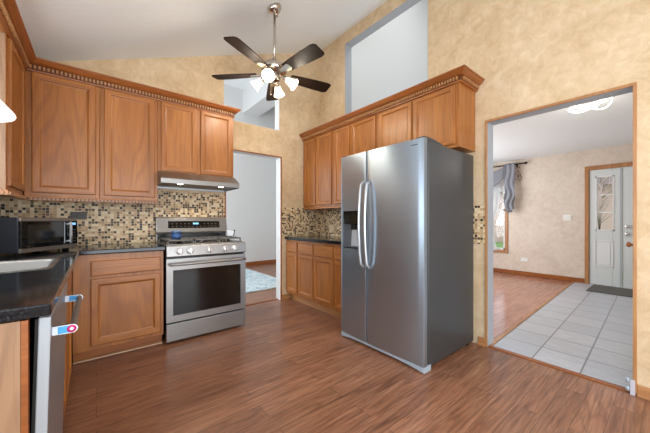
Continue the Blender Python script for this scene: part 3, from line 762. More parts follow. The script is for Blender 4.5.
# base cabinets on the fridge wall
PBB = 2.154
G_BB = 'oak base cabinets left of the fridge'
def bb(label, y0, y1, doors):
    u = thing('base_cabinet', label, 'cabinet', (2.45, (y0+y1)/2, 0), G_BB)
    bm = BM(); box(bm, PBB, XB-.012, y0+g, y1-g, .10, .872); part('cabinet_box', bm, oak_z, u, bevel=.002)
    bm = BM(); box(bm, PBB+.07, PBB+.085, y0+g, y1-g, 0, .10); part('toe_kick', bm, oak_trim, u)
    for a, b in doors:
        add_door(u, 'B', PBB, a, b, .14, .682, frame=.05); add_door(u, 'B', PBB, a, b, .704, .838, 'drawer', flat=True)
bb('oak base cabinet by the back doorway, two drawers over two doors', 2.896, YA-.014, [(3.28, 3.545), (2.912, 3.236)])
bb('oak base cabinet against the fridge, two drawers over two doors', 2.112, 2.896, [(2.515, 2.88), (2.128, 2.488)])

# ------------------------------------------------------------------ counters, sink
ct_ = thing('countertop', 'black granite L-shaped counter over the sink and left cabinets', 'countertop', (-.4, 2.2, .872))
sx0, sx1, sy0, sy1 = -.62, -.185, 1.94, 2.40
bm = BM()
z0, z1 = .877, .912
# one slab: L outline with the sink cut-out, built as a grid of quads sharing vertices
xs = [XC+.012, sx0, sx1, -.10, .490]; ys = [1.117, sy0, sy1, 2.915, YA-.012]
cells = []
for i in range(4):
    for j in range(4):
        if i == 3 and j < 3: continue
        if i == 1 and j == 1: continue
        cells.append((i, j))
vt = {}
def V(i, j, z):
    k = (i, j, z)
    if k not in vt: vt[k] = bm.verts.new((xs[i], ys[j], z))
    return vt[k]
cs = set(cells); fs = []
for i, j in cells:
    fs.append(bm.faces.new((V(i, j, z1), V(i+1, j, z1), V(i+1, j+1, z1), V(i, j+1, z1))))
    fs.append(bm.faces.new((V(i, j+1, z0), V(i+1, j+1, z0), V(i+1, j, z0), V(i, j, z0))))
    for di, dj, a, b in ((-1, 0, (i, j+1), (i, j)), (1, 0, (i+1, j), (i+1, j+1)), (0, -1, (i, j), (i+1, j)), (0, 1, (i+1, j+1), (i, j+1))):
        if (i+di, j+dj) not in cs: fs.append(bm.faces.new((V(*a, z0), V(*b, z0), V(*b, z1), V(*a, z1))))
bmesh.ops.recalc_face_normals(bm, faces=fs)
part('slab', bm, granite_m, ct_, bevel=.006)
bm = BM(); box(bm, 2.115, XB-.012, 2.110, YA-.014, .877, .915)
single('countertop', 'black granite counter left of the fridge', 'countertop', bm, granite_m, (2.4, 2.8, .877), bevel=.006)
sk = thing('sink', 'stainless kitchen sink set into the black counter', 'sink', (-.4, 2.17, .69))
bm = BM(); m_ = .012
def rr(x0, x1, y0, y1, r, z, n=5):
    out = []
    for cx, cy, a0 in ((x1-r, y1-r, 0), (x0+r, y1-r, PI/2), (x0+r, y0+r, PI), (x1-r, y0+r, 1.5*PI)):
        for k in range(n+1):
            a = a0 + PI/2*k/n; out.append(bm.verts.new((cx+r*math.cos(a), cy+r*math.sin(a), z)))
    return out
q = .004
R = [rr(sx0-.014, sx1+.014, sy0-.014, sy1+.014, .05, .9128), rr(sx0-.012, sx1+.012, sy0-.012, sy1+.012, .05, .9165), rr(sx0+.008, sx1-.008, sy0+.008, sy1-.008, .045, .9155),
     rr(sx0+.012, sx1-.012, sy0+.012, sy1-.012, .045, .90), rr(sx0+.02, sx1-.02, sy0+.02, sy1-.02, .06, .72), rr(sx0+.06, sx1-.06, sy0+.06, sy1-.06, .06, .70)]
for A, B in zip(R, R[1:]):
    n = len(A)
    for i in range(n):
        f = bm.faces.new((A[i], A[(i+1) % n], B[(i+1) % n], B[i])); f.smooth = True
bm.faces.new(R[-1]); bmesh.ops.recalc_face_normals(bm, faces=bm.faces)
part('bowl', bm, steel('satin_sink_steel', srgb(140, 138, 136), .42, 'h', .9), sk)
bm = BM(); lathe(bm, [(0, .004), (.03, .004), (.042, .008), (.045, .001)], at(((sx0+sx1)/2, (sy0+sy1)/2, .700))); part('drain', bm, chrome_m, sk)
fc = thing('faucet', 'chrome gooseneck faucet behind the sink', 'faucet', (-.69, 2.17, .9125))
bm = BM(); lathe(bm, [(0, 0), (.028, 0), (.028, .012), (.016, .03), (.014, .06), (0, .06)], at((-.69, 2.17, .9125)));
tube(bm, [(-.69, 2.17, .96+.012*i) for i in range(16)] + [(-.69+.09-.09*math.cos(a), 2.17, 1.15+.09*math.sin(a)) for a in [PI*k/12 for k in range(1, 13)]] + [(-.51, 2.17, 1.12)], .011)
part('spout', bm, chrome_m, fc)
bm = BM(); tube(bm, [(-.69, 2.20, .965), (-.69, 2.25, .985), (-.69, 2.30, 1.02)], .007); part('handle', bm, chrome_m, fc)

# ------------------------------------------------------------------ microwave
mw = thing('microwave', 'black and steel microwave set diagonally in the counter corner', 'microwave', (-.39, 2.68, .915))
MA = math.radians(56); MO = Vector((-.388, 2.685)); Wm, Dm = .475, .32
tu = Vector((math.cos(MA), math.sin(MA))); tv = Vector((-math.sin(MA), math.cos(MA)))
def mbox(bm, u0, u1, d0, d1, z0, z1, mi=0):
    vs = box(bm, u0, u1, d0, d1, z0, z1, mi)
    for v in vs:
        p = MO + tu*v.co.x + tv*v.co.y; v.co.x, v.co.y = p.x, p.y
zb, zt_ = .930, 1.168
bm = BM(); mbox(bm, 0, Wm, .012, Dm, zb, zt_); part('case', bm, plain('microwave_side', srgb(30, 35, 44), .3), mw, bevel=.006)
for uu in (.05, Wm-.05):
    for dd in (.05, Dm-.05): bm = BM(); mbox(bm, uu-.015, uu+.015, dd-.015, dd+.015, .9125, zb); part('foot', bm, black_m, mw)
for za, zc in ((zb+.002, zb+.032), (zt_-.026, zt_-.002)): bm = BM(); mbox(bm, .002, Wm-.002, 0, .0125, za, zc); part('steel_trim', bm, steel('microwave_steel', srgb(150, 144, 138), .35, 'h', .8), mw, bevel=.002)
bm = BM(); mbox(bm, .003, .352, -.004, .012, zb+.032, zt_-.026); part('door', bm, blackg_m, mw, bevel=.002)
bm = BM(); mbox(bm, .05, .30, -.0048, -.004, zb+.055, zt_-.05); part('window', bm, plain('smoked_glass', srgb(34, 32, 30), .08), mw)
bm = BM(); mbox(bm, .372, .388, -.03, -.016, zb+.04, zt_-.03); mbox(bm, .374, .386, -.017, .0, zb+.05, zb+.065); mbox(bm, .374, .386, -.017, .0, zt_-.055, zt_-.04); part('handle', bm, chrome_m, mw, bevel=.003)
bm = BM(); mbox(bm, .354, Wm-.002, -.003, .012, zb+.032, zt_-.026); pn = part('control_panel', bm, blackg_m, mw, bevel=.002)
bm = BM(); mbox(bm, .405, .455, -.0036, -.003, zt_-.055, zt_-.038); part('display', bm, display_m, pn)
for r_ in range(5):
    for c_ in range(3): bm = BM(); mbox(bm, .405+.018*c_, .417+.018*c_, -.0036, -.003, zb+.05+.022*r_, zb+.06+.022*r_); part('key', bm, dark_pl, pn)
# cord-free dark outlet plate on the mosaic, right of the microwave
def plate(name, label, F, w_, h_, m, loc, kind='outlet', horiz=False):
    o = thing(name, label, 'outlet' if kind == 'outlet' else 'switch', loc)
    bm = BM(); F(bm, -w_/2, w_/2, 0, .006, -h_/2, h_/2); part('cover_plate', bm, m, o, bevel=.002)
    if kind == 'outlet':
        for s_ in (-1, 1):
            c0 = s_*.020; bm = BM()
            if horiz: F(bm, c0-.013, c0+.013, .006, .008, -.014, .014)
            else: F(bm, -.014, .014, .006, .008, c0-.013, c0+.013)
            so = part('socket', bm, m, o, bevel=.002)
            for k in (-.005, .005):
                bm = BM()
                if horiz: F(bm, c0+k-.001, c0+k+.001, .0078, .0084, -.004, .004)
                else: F(bm, k-.001, k+.001, .0078, .0084, c0-.004, c0+.004)
                part('slot', bm, gap_m, so)
    else:
        for c0 in (-.023, .023): bm = BM(); F(bm, c0-.005, c0+.005, .006, .013, -.012, .012); part('toggle', bm, m, o, bevel=.002)
    return o
def FA(x, z, y=YA-.0102): return lambda bm, a, b, d0, d1, e0, e1: box(bm, x+a, x+b, y-d1, y-d0, z+e0, z+e1)
def FX(xw, yc, z): return lambda bm, a, b, d0, d1, e0, e1: box(bm, xw-d1, xw-d0, yc+a, yc+b, z+e0, z+e1)
plate('outlet', 'dark brown outlet plate on the mosaic above the microwave', FA(-.131, 1.194), .122, .072, brownpl_m, (-.131, YA, 1.194), horiz=True)
plate('outlet', 'ivory outlet plate on the mosaic left of the fridge', FX(XB-.0102, 3.28, 1.02), .072, .115, ivory_m, (XB, 3.28, 1.02))
plate('outlet', 'white outlet low on the beige entry wall', FX(XE, 2.0, .33), .118, .074, plate_m, (XE, 2.0, .33), horiz=True)
plate('light_switch', 'white double light switch left of the front door', FX(XE, 1.31, 1.2), .115, .118, plate_m, (XE, 1.31, 1.2), kind='switch')

# ------------------------------------------------------------------ range
rx0, rx1, ry = .497, 1.254, 2.935
rg = thing('gas_range', 'stainless gas range with five knobs and glass oven door', 'stove', (.875, 3.2, 0))
bm = BM(); box(bm, rx0+.002, rx1-.002, ry+.03, YA-.02, .03, .905); part('body', bm, black_m, rg, bevel=.003)
for xx in (rx0+.06, rx1-.06):
    for yy in (ry+.12, YA-.1): bm = BM(); box(bm, xx-.02, xx+.02, yy-.02, yy+.02, 0, .031); part('foot', bm, black_m, rg)
bm = BM(); box(bm, rx0, rx1, ry-.004, ry+.03, .025, .188); part('drawer', bm, steel_w, rg, bevel=.005)
bm = BM(); ex = .055
box(bm, rx0, rx0+ex, ry-.012, ry+.028, .205, .790); box(bm, rx1-ex, rx1, ry-.012, ry+.028, .205, .790); box(bm, rx0+ex, rx1-ex, ry-.012, ry+.028, .205, .265); box(bm, rx0+ex, rx1-ex, ry-.012, ry+.028, .685, .790)
dr = part('oven_door', bm, steel_w, rg)
bm = BM(); box(bm, rx0+ex-.002, rx1-ex+.002, ry-.009, ry+.02, .263, .687); part('window', bm, blackg_m, dr)
bm = BM(); tube(bm, [(rx0+.02+(rx1-rx0-.04)*i/16, ry-.058, .742) for i in range(17)], .0125, 14, flat=1.1); h_ = part('handle', bm, steel_w, dr)
for xx in (rx0+.045, rx1-.045):
    bm = BM(); box(bm, xx-.012, xx+.012, ry-.058, ry-.010, .732, .752); part('handle_post', bm, steel_w, dr, bevel=.003)
bm = BM(); prism(bm, [(ry-.006, .803), (ry-.022, .812), (ry-.010, .905), (ry+.0, .915), (ry+.06, .915), (ry+.06, .803)], 'x', rx0, rx1); cpn = part('control_panel', bm, steel_w, rg, bevel=.004)
for k, px in enumerate((.605, .695, .872, 1.028, 1.127)):
    bm = BM(); nrm = (0, -1, .13)
    lathe(bm, [(0, .038), (.019, .038), (.024, .034), (.027, .012), (.031, .008), (.031, 0)], at((px, ry-.017, .858), nrm), 24)
    kb = part('knob', bm, knob_m, rg)
    bm = BM(); box(bm, px-.005, px+.005, ry-.066, ry-.05, .842, .884); part('grip', bm, chrome_m, kb, bevel=.002)
bm = BM(); box(bm, rx0+.004, rx1-.004, ry+.045, YA-.075, .905, .922); part('cooktop', bm, steel_w, rg, bevel=.005)
for bx, by, r_ in ((.66, 3.08, .045), (.66, 3.34, .035), (1.09, 3.08, .05), (1.09, 3.34, .035), (.875, 3.21, .05)):
    bm = BM(); lathe(bm, [(r_+.02, 0), (r_+.018, .006), (r_, .008), (r_, .018), (r_-.006, .022), (0, .022)], at((bx, by, .922)), 24); part('burner', bm, black_m, rg)
for gx0, gx1 in ((rx0+.02, rx0+.255), (rx0+.262, rx1-.262), (rx1-.255, rx1-.02)):
    bm = BM(); gy0, gy1 = ry+.065, YA-.095; zz0, zz1 = .949, .962
    for x in (gx0, gx1-.013): box(bm, x, x+.013, gy0, gy1, zz0, zz1)
    for y in (gy0, (gy0+gy1)/2-.006, gy1-.013): box(bm, gx0, gx1, y, y+.013, zz0, zz1)
    mx_ = (gx0+gx1)/2
    for y in (gy0+.14, gy1-.14): box(bm, gx0+.0, gx1, y-.005, y+.005, zz0, zz1+.004)
    box(bm, mx_-.005, mx_+.005, gy0, gy1, zz0, zz1+.004)
    for x in (gx0, gx1-.013):
        for y in (gy0, gy1-.013): box(bm, x, x+.013, y, y+.013, .922, zz0)
    part('grate', bm, iron_m, rg, bevel=.002)
bm = BM(); prism(bm, [(YA-.074, .905), (YA-.074, 1.0), (YA-.09, 1.0), (YA-.098, 1.02), (YA-.065, 1.178), (YA-.045, 1.185), (YA-.02, 1.185), (YA-.02, .905)], 'x', rx0-.0, rx1+.0)
bgd = part('backguard', bm, steel_w, rg, bevel=.004)
bm = BM(); box(bm, rx0+.01, rx1-.01, YA-.078, YA-.074, .923, .998); part('vent_strip', bm, black_m, bgd)
def bgp(bm, x0, x1, z0, z1, off):
    yy = lambda z: YA-.098 + (z-1.02)*(.033/.158) - off
    prism(bm, [(yy(z0), z0), (yy(z1), z1), (yy(z1)+.003, z1), (yy(z0)+.003, z0)], 'x', x0, x1)
bm = BM(); bgp(bm, .610, 1.165, 1.062, 1.140, .0015); dsp = part('display_panel', bm, blackg_m, bgd)
print_m = plain('pale_button_print', srgb(92, 90, 86), .5)
bm = BM(); bgp(bm, .865, .925, 1.103, 1.122, .0025); part('clock', bm, display_m, dsp)
for i in range(12):
    for j in range(2):
        if 5 <= i <= 7 and j == 1: continue
        bm = BM(); bgp(bm, .645+.042*i, .662+.042*i, 1.078+.03*j, 1.084+.03*j, .0025); part('button_mark', bm, print_m, dsp)
# jar and little holder on the range
j = thing('jar', 'small blue lidded jar standing on the stove grate', 'jar', (.62, 3.12, .967))
bm = BM(); lathe(bm, [(0, 0), (.040, 0), (.043, .008), (.043, .060), (.040, .064), (0, .064)], at((.618, 3.12, .9665))); part('body', bm, blue_m, j)
bm = BM(); lathe(bm, [(.044, .0), (.045, .003), (.045, .014), (.042, .018), (0, .018)], at((.618, 3.12, .9675+.063))); part('lid', bm, plain('grey_blue_lid', srgb(98, 124, 156), .35), j)
bm = BM(); lathe(bm, [(.0434, .018), (.0434, .046)], at((.618, 3.12, .9665))); part('paper_label', bm, plain('slate_blue_label', srgb(60, 96, 150), .5), j)
hx, hy = 1.200, 3.24
j = thing('spoon_rest', 'small white slanted holder with dark edge at the stove\'s back right', 'spoon rest', (hx, hy, .967))
bm = BM(); prism(bm, [(hx-.034, .9665), (hx+.030, .9665), (hx+.044, 1.030), (hx-.036, 1.036)], 'y', hy-.025, hy+.025); part('body', bm, plain('white_ceramic', srgb(226, 230, 234), .25), j, bevel=.006)
bm = BM(); prism(bm, [(hx+.031, .9665), (hx+.039, .9665), (hx+.055, 1.038), (hx+.046, 1.038)], 'y', hy-.027, hy+.027); part('dark_edge', bm, dark_pl, j, bevel=.002)

# ------------------------------------------------------------------ range hood
hd_ = thing('range_hood', 'stainless under-cabinet range hood above the stove', 'range hood', (.86, 3.3, 1.47))
hx0, hx1 = .482, 1.246
bm = BM(); prism(bm, [(YA-.012, 1.525), (YA-.012, 1.638), (YA-.36, 1.638), (YA-.488, 1.566), (YA-.50, 1.556), (YA-.50, 1.508), (YA-.485, 1.508), (YA-.485, 1.525)], 'x', hx0-.006, hx1); part('shell', bm, steel_w, hd_, bevel=.003)
bm = BM(); box(bm, hx0-.008, hx1+.002, YA-.035, YA-.013, 1.497, 1.524); part('rear_lip', bm, steel_pale, hd_, bevel=.002)
for xx in (hx0-.006, hx1-.008):
    bm = BM(); box(bm, xx, xx+.008, YA-.484, YA-.036, 1.503, 1.524); part('side_lip', bm, steel_w, hd_, bevel=.002)
bm = BM(); box(bm, hx0+.01, hx1-.015, YA-.47, YA-.045, 1.518, 1.5245); part('filter', bm, iron_m, hd_)
for xx in (.66, 1.07):
    bm = BM(); lathe(bm, [(0, -.005), (.024, -.005), (.030, 0)], at((xx, YA-.42, 1.5175))); part('lamp', bm, lens_m, hd_)
ld = bpy.data.lights.new('hood_lamp', 'SPOT'); ld.energy = 5; ld.spot_size = 2.2; ld.color = (1, .88, .7); ld.shadow_soft_size = .03
lo = bpy.data.objects.new('hood_lamp', ld); COL.objects.link(lo); lo.location = (.86, YA-.40, 1.50)

# ------------------------------------------------------------------ fridge
fx, fy0_, fy1_, fz = 1.884, 1.180, 2.098, 1.770
fr = thing('refrigerator', 'stainless side-by-side refrigerator with ice and water dispenser', 'refrigerator', (2.3, 1.62, 0))
bm = BM(); box(bm, fx+.085, XB-.035, fy0_+.006, fy1_-.006, .03, 1.750); part('cabinet_body', bm, side_m, fr, bevel=.006)
bm = BM(); box(bm, fx+.06, fx+.085, fy0_+.012, fy1_-.012, .08, 1.735); part('gasket', bm, gap_m, fr)
def curved_door(bm, y0, y1, z0, z1, hole=None):
    n = 10; c = (fy0_+fy1_)/2
    # gently bowed front: x falls back slightly toward the outer edges
    def xf(y): return fx + .012*((y-c)/.46)**2
    ysn = sorted(set([y0+(y1-y0)*i/n for i in range(n+1)] + ([hole[0], hole[1]] if hole else [])))
    zs = [z0] + ([hole[2], hole[3]] if hole else []) + [z1]
    xb = fx+.060
    P = {}
    def v(i, k, back):
        key = (i, k, back)
        if key not in P: P[key] = bm.verts.new((xb if back else xf(ysn[i]), ysn[i], zs[k]))
        return P[key]
    ni, nk = len(ysn)-1, len(zs)-1
    for i in range(ni):
        for k in range(nk):
            inside = hole and ysn[i] >= hole[0]-1e-6 and ysn[i+1] <= hole[1]+1e-6 and k == 1
            if not inside:
                bm.faces.new((v(i, k, 0), v(i+1, k, 0), v(i+1, k+1, 0), v(i, k+1, 0))).smooth = True
            bm.faces.new((v(i, k, 1), v(i, k+1, 1), v(i+1, k+1, 1), v(i+1, k, 1)))
        bm.faces.new((v(i, 0, 0), v(i, 0, 1), v(i+1, 0, 1), v(i+1, 0, 0))); bm.faces.new((v(i, nk, 0), v(i+1, nk, 0), v(i+1, nk, 1), v(i, nk, 1)))
    for k in range(nk):
        bm.faces.new((v(0, k, 0), v(0, k+1, 0), v(0, k+1, 1), v(0, k, 1))); bm.faces.new((v(ni, k, 0), v(ni, k, 1), v(ni, k+1, 1), v(ni, k+1, 0)))
    bmesh.ops.recalc_face_normals(bm, faces=bm.faces)
hy0, hy1, hz0, hz1 = 1.838, 2.058, .868, 1.238
bm = BM(); curved_door(bm, 1.752, fy1_, .050, fz, (hy0, hy1, hz0, hz1)); fd = part('freezer_door', bm, fridge_m, fr, bevel=.004)
bm = BM(); curved_door(bm, fy0_, 1.742, .050, fz); rd = part('fridge_door', bm, fridge_m, fr, bevel=.004)
bm = BM()
box(bm, fx+.0545, fx+.058, hy0, hy1, hz0, hz1); box(bm, fx+.004, fx+.056, hy0, hy0+.006, hz0, hz1); box(bm, fx+.008, fx+.056, hy1-.006, hy1, hz0, hz1); box(bm, fx+.006, fx+.056, hy0, hy1, hz0, hz0+.012)
dsp = part('dispenser_recess', bm, plain('dispenser_grey', srgb(96, 100, 106), .35), fd)
bm = BM(); box(bm, fx+.002, fx+.050, hy0+.004, hy1-.004, 1.115, hz1-.002); part('dispenser_panel', bm, blackg_m, dsp, bevel=.003)
bm = BM(); box(bm, fx+.022, fx+.05, 1.916, 1.971, 1.06, 1.114); part('nozzle', bm, black_m, dsp, bevel=.004)
bm = BM(); prism(bm, [(1.911, 1.06), (1.976, 1.06), (1.991, .90), (1.896, .90)], 'x', fx+.044, fx+.050); part('paddle', bm, plain('pale_paddle', srgb(176, 182, 188), .3), dsp, bevel=.002)
bm = BM(); box(bm, fx+.008, fx+.052, hy0+.012, hy1-.012, hz0+.012, hz0+.020); part('drip_tray', bm, black_m, dsp)
fhandle_m = plain('satin_handle_metal', srgb(196, 198, 200), .35, .6)
for yy, dr_ in ((1.779, fd), (1.707, rd)):
    bm = BM(); pts = []
    n = 24
    for i in range(n+1):
        s_ = i/n; z = .725 + .77*s_; b_ = math.sin(PI*s_)
        pts.append((fx - .030 - .034*b_**.7 + (.03 if i in (0, n) else 0), yy, z))
    tube(bm, pts, .0125, 12, flat=.8, upv=Vector((0, 1, 0))); part('handle', bm, fhandle_m, dr_)
bm = BM(); n = 16; P0 = []
for i in range(n+1):
    y = fy0_+.0 + (fy1_-fy0_)*i/n; c = abs((y-(fy0_+fy1_)/2)/.456); P0.append((y, .004 + .020*(1-c**4)))
prism(bm, P0 + [(fy1_, .047), (fy0_, .047)], 'x', fx+.012, fx+.075); part('base_grille', bm, grey_pl, fr, bevel=.003)
for yy in (fy0_+.004, fy1_-.03): bm = BM(); box(bm, fx+.0755, fx+.115, yy, yy+.026, 0, .047); part('front_foot', bm, grey_pl, fr, bevel=.003)
for yy in (fy0_+.03, fy1_-.07): bm = BM(); box(bm, XB-.12, XB-.07, yy, yy+.04, 0, .031); part('rear_foot', bm, black_m, fr)
for y0, y1 in ((fy0_+.012, fy0_+.075), (fy1_-.075, fy1_-.012)):
    bm = BM(); prism(bm, [(fx+.02, 1.7705), (fx+.02, 1.780), (fx+.06, 1.787), (fx+.16, 1.784), (fx+.30, 1.765), (fx+.30, 1.7505), (fx+.086, 1.7505), (fx+.086, 1.7705)], 'y', y0, y1); part('hinge_cover', bm, dark_pl, fr, bevel=.004)
bm = BM()
for i in range(8):
    y = 1.285 - .0075*i
    box(bm, fx+.004, fx+.0078, y-.0024, y+.0024, 1.722, 1.7265 + (.002 if i in (0, 5) else 0))
part('brand_badge', bm, dark_pl, rd)

# ------------------------------------------------------------------ ceiling fan
FX_, FY_ = 1.372, 2.507
fcz = cz(FX_)
fan = thing('ceiling_fan', 'brushed nickel ceiling fan with five dark blades and four lamps', 'ceiling fan', (FX_, FY_, 2.45))
nv = Vector((.4, 0, -1)).normalized()
bm = BM(); lathe(bm, [(0, 0), (.068, 0), (.070, .012), (.062, .035), (.040, .058), (.022, .068), (0, .068)], at((FX_, FY_, fcz-.003), nv)); part('canopy', bm, nickel_m, fan)
bm = BM(); lathe(bm, [(0, -.002), (.021, 0), (.021, .03), (0, .03)], at((FX_+.02, FY_, fcz-.085))); tube(bm, [(FX_, FY_, 2.70), (FX_+.008, FY_, fcz-.05)], .0125, 14); part('downrod', bm, nickel_m, fan)
bm = BM(); lathe(bm, [(0, .125), (.022, .125), (.026, .095), (.05, .085), (.095, .07), (.126, .045), (.128, .012), (.112, -.012), (.075, -.03), (.06, -.035), (0, -.035)], at((FX_, FY_, 2.620)), 36); part('motor_housing', bm, nickel_m, fan)
bm = BM(); lathe(bm, [(0, 0), (.058, 0), (.060, -.02), (.055, -.05), (.035, -.065), (.012, -.075), (0, -.075)], at((FX_, FY_, 2.585)), 28); kit = part('light_kit', bm, nickel_m, fan)
for k in range(5):
    a = math.radians(63 + 72*k)
    M = Matrix.Translation((FX_, FY_, 2.598)) @ Matrix.Rotation(a, 4, 'Z') @ Matrix.Rotation(math.radians(-12), 4, 'X')
    bm = BM(); out = []
    L0, L1 = .17, .625
    for s_, hw in ((0, .052), (.25, .064), (.6, .074), (.9, .078), (.97, .070), (1.0, .052)):
        out.append((L0+(L1-L0)*s_, hw))
    pts = [(x, h) for x, h in out] + [(x, -h) for x, h in reversed(out)]
    prism(bm, pts, 'z', -.004, .004); bmesh.ops.transform(bm, matrix=M, verts=bm.verts)
    bl = part('blade', bm, walnut_m, fan, bevel=.002)
    bm = BM(); prism(bm, [(.07, .014), (.13, .012), (.165, .036), (.225, .040), (.245, .018), (.245, -.018), (.225, -.040), (.165, -.036), (.13, -.012), (.07, -.014)], 'z', -.011, -.0045); bmesh.ops.transform(bm, matrix=M, verts=bm.verts)
    part('blade_iron', bm, nickel_m, bl, bevel=.002)
for k in range(4):
    a = math.radians(-134 + 90*k); dirv = Vector((math.cos(a)*.80, math.sin(a)*.80, -.60)).normalized()
    c0 = Vector((FX_, FY_, 2.562)) + Vector((math.cos(a), math.sin(a), 0))*.05
    c1 = c0 + Vector((math.cos(a), math.sin(a), .0))*.045
    bm = BM(); tube(bm, [c0, (c0+c1)/2+Vector((0, 0, .008)), c1, c1+dirv*.02], .009, 10); lathe(bm, [(0, -.005), (.020, -.005), (.024, .01), (.024, .028), (0, .028)], at(c1+dirv*.01, dirv), 20); ar = part('lamp_arm', bm, nickel_m, fan)
    bm = BM(); lathe(bm, [(.020, .02), (.026, .03), (.034, .055), (.041, .085), (.056, .122), (.060, .128), (.054, .122), (.038, .085), (.031, .055), (.023, .032), (.018, .024)], at(c1+dirv*.01, dirv), 28); part('glass_shade', bm, shade_m, ar)
    bm = BM(); lathe(bm, [(0, .105), (.018, .10), (.027, .082), (.024, .06), (.012, .035), (.012, .025)], at(c1+dirv*.01, dirv), 20); part('bulb', bm, bulb_m, ar)
    ld = bpy.data.lights.new('fan_lamp_light', 'POINT'); ld.energy = 7; ld.color = (1, .88, .7); ld.shadow_soft_size = .05
    lo = bpy.data.objects.new('fan_lamp_light', ld); COL.objects.link(lo); lo.location = c1+dirv*.16
for k, (dx, dy, L) in enumerate(((.03, -.02, .12), (-.02, .03, .10))):
    bm = BM(); tube(bm, [(FX_+dx, FY_+dy, 2.51-.01*i) for i in range(int(L*100)+1)], .0018, 6); lathe(bm, [(0, .0), (.006, .003), (.008, .015), (.003, .025), (0, .026)], at((FX_+dx, FY_+dy, 2.51-L-.02)), 12); part('pull_chain', bm, nickel_m, fan)

# pendant over the sink (only the tip of its shade is in view)
pd = thing('pendant_lamp', 'white cone pendant lamp over the sink, at the left edge', 'lamp', (-.507, 2.1, 1.66))
bm = BM(); lathe(bm, [(.030, .215), (.185, .022), (.190, .010), (.186, .002), (.180, .006), (.180, .020), (.026, .21)], at((-.507, 2.1, 1.665)), 40); part('shade', bm, pshade_m, pd)
bm = BM(); lathe(bm, [(0, .26), (.012, .26), (.03, .245), (.031, .212), (0, .212)], at((-.507, 2.1, 1.665))); part('cap', bm, nickel_m, pd)
bm = BM(); tube(bm, [(-.507, 2.1, 1.92), (-.507, 2.1, 2.2), (-.507, 2.1, cz(-.507)-.02)], .004, 8); lathe(bm, [(0, -.03), (.05, -.02), (.055, 0), (0, 0)], at((-.507, 2.1, cz(-.507)-.024))); part('cord', bm, black_m, pd)
ld = bpy.data.lights.new('pendant_light', 'POINT'); ld.energy = 1.2; ld.color = (1, .9, .75); ld.shadow_soft_size = .04
lo = bpy.data.objects.new('pendant_light', ld); COL.objects.link(lo); lo.location = (-.507, 2.1, 1.72)

# ------------------------------------------------------------------ entry room furnishings
el = thing('ceiling_light', 'lit looping strip ceiling light in the entry room', 'ceiling light', (4.12, .57, 2.42))
bm = BM(); lathe(bm, [(0, .03), (.07, .03), (.08, .02), (.08, 0), (0, 0)], at((4.12, .57, 2.395)), 36); part('base_plate', bm, white_trim, el)
for (cx, cy, r1, r2, rot, zz) in ((4.12, .51, .16, .085, .3, 2.37), (4.14, .61, .15, .08, 1.2, 2.378), (4.08, .64, .12, .07, 2.2, 2.36)):
    bm = BM(); n = 40; pts = []
    for i in range(n):
        a = 2*PI*i/n; x, y = r1*math.cos(a), r2*math.sin(a)
        pts.append((cx+x*math.cos(rot)-y*math.sin(rot), cy+x*math.sin(rot)+y*math.cos(rot), zz+.015*math.sin(2*a)))
    tube(bm, pts, .006, 8, closed=True); part('led_loop', bm, led_m, el)
for y in (.5, .64): bm = BM(); box(bm, 4.1, 4.13, y-.01, y+.01, 2.365, 2.397); part('stem', bm, white_trim, el)
ld = bpy.data.lights.new('entry_lamp_light', 'POINT'); ld.energy = 4; ld.color = (1, .95, .86); ld.shadow_soft_size = .15
lo = bpy.data.objects.new('entry_lamp_light', ld); COL.objects.link(lo); lo.location = (4.12, .57, 1.95)
bm = BM(); box(bm, 6.20, 6.86, -.35, .93, .002, .018)
single('door_mat', 'dark grey mat lying in front of the front door', 'mat', bm, mat_m, (6.5, .3, .002), bevel=.006)
# curtain rod
cr = thing('curtain_rod', 'dark bronze curtain rod above the entry window', 'curtain rod', (XE-.09, 2.7, 2.33))
bm = BM(); tube(bm, [(XE-.06, 1.98+.05*i, 2.335) for i in range(29)], .014, 12); part('rod', bm, bronze_m, cr)
bm = BM(); lathe(bm, [(0, -.0), (.016, 0), (.026, .02), (.026, .035), (.012, .052), (0, .055)], at((XE-.065, 1.98, 2.335), (0, -1, 0))); part('finial', bm, bronze_m, cr)
for y in (2.13, 3.28):
    bm = BM(); box(bm, XE-.07, XE-.001, y-.008, y+.008, 2.315, 2.33); box(bm, XE-.01, XE-.001, y-.015, y+.015, 2.27, 2.36); part('bracket', bm, bronze_m, cr, bevel=.002)
# swag and jabot
cu = thing('curtain', 'grey swag curtain with a pleated tail over the entry window', 'curtain', (XE-.09, 2.5, 2.33))
bm = BM(); nu, nv_ = 24, 14; G = []
for j_ in range(nv_+1):
    row = []
    for i in range(nu+1):
        s_ = i/nu; t_ = j_/nv_
        y = 2.30 + .98*s_
        sag = (.16 + .36*t_)*abs(math.sin(PI*s_))**.5
        z = 2.35 - sag - .10*t_*(1-math.sin(PI*s_))
        x = XE-.135 - .03*math.sin(PI*s_)*t_ - .012*math.sin(t_*PI*7)
        row.append(bm.verts.new((x, y, z)))
    G.append(row)
for j_ in range(nv_):
    for i in range(nu): bm.faces.new((G[j_][i], G[j_][i+1], G[j_+1][i+1], G[j_+1][i])).smooth = True
part('swag', bm, fabric_m, cu, solid=.006)
bm = BM(); G = []; nu, nv_ = 36, 22
for j_ in range(nv_+1):
    row = []
    for i in range(nu+1):
        s_ = i/nu; t_ = j_/nv_
        y = 2.13 + .19*s_
        ln = .93 + .10*math.sin(PI*s_*.8)
        z = 2.352 - t_*ln - .05*abs(((s_*3) % 1)-.5)*t_
        y += .022*math.sin(t_*PI*5 + s_*2)*t_
        x = XE-.14 - .024*math.sin(s_*PI*4.0 + 1.2*math.sin(t_*PI*4))*(.4+.6*t_) - .02*t_
        row.append(bm.verts.new((x, y, z)))
    G.append(row)
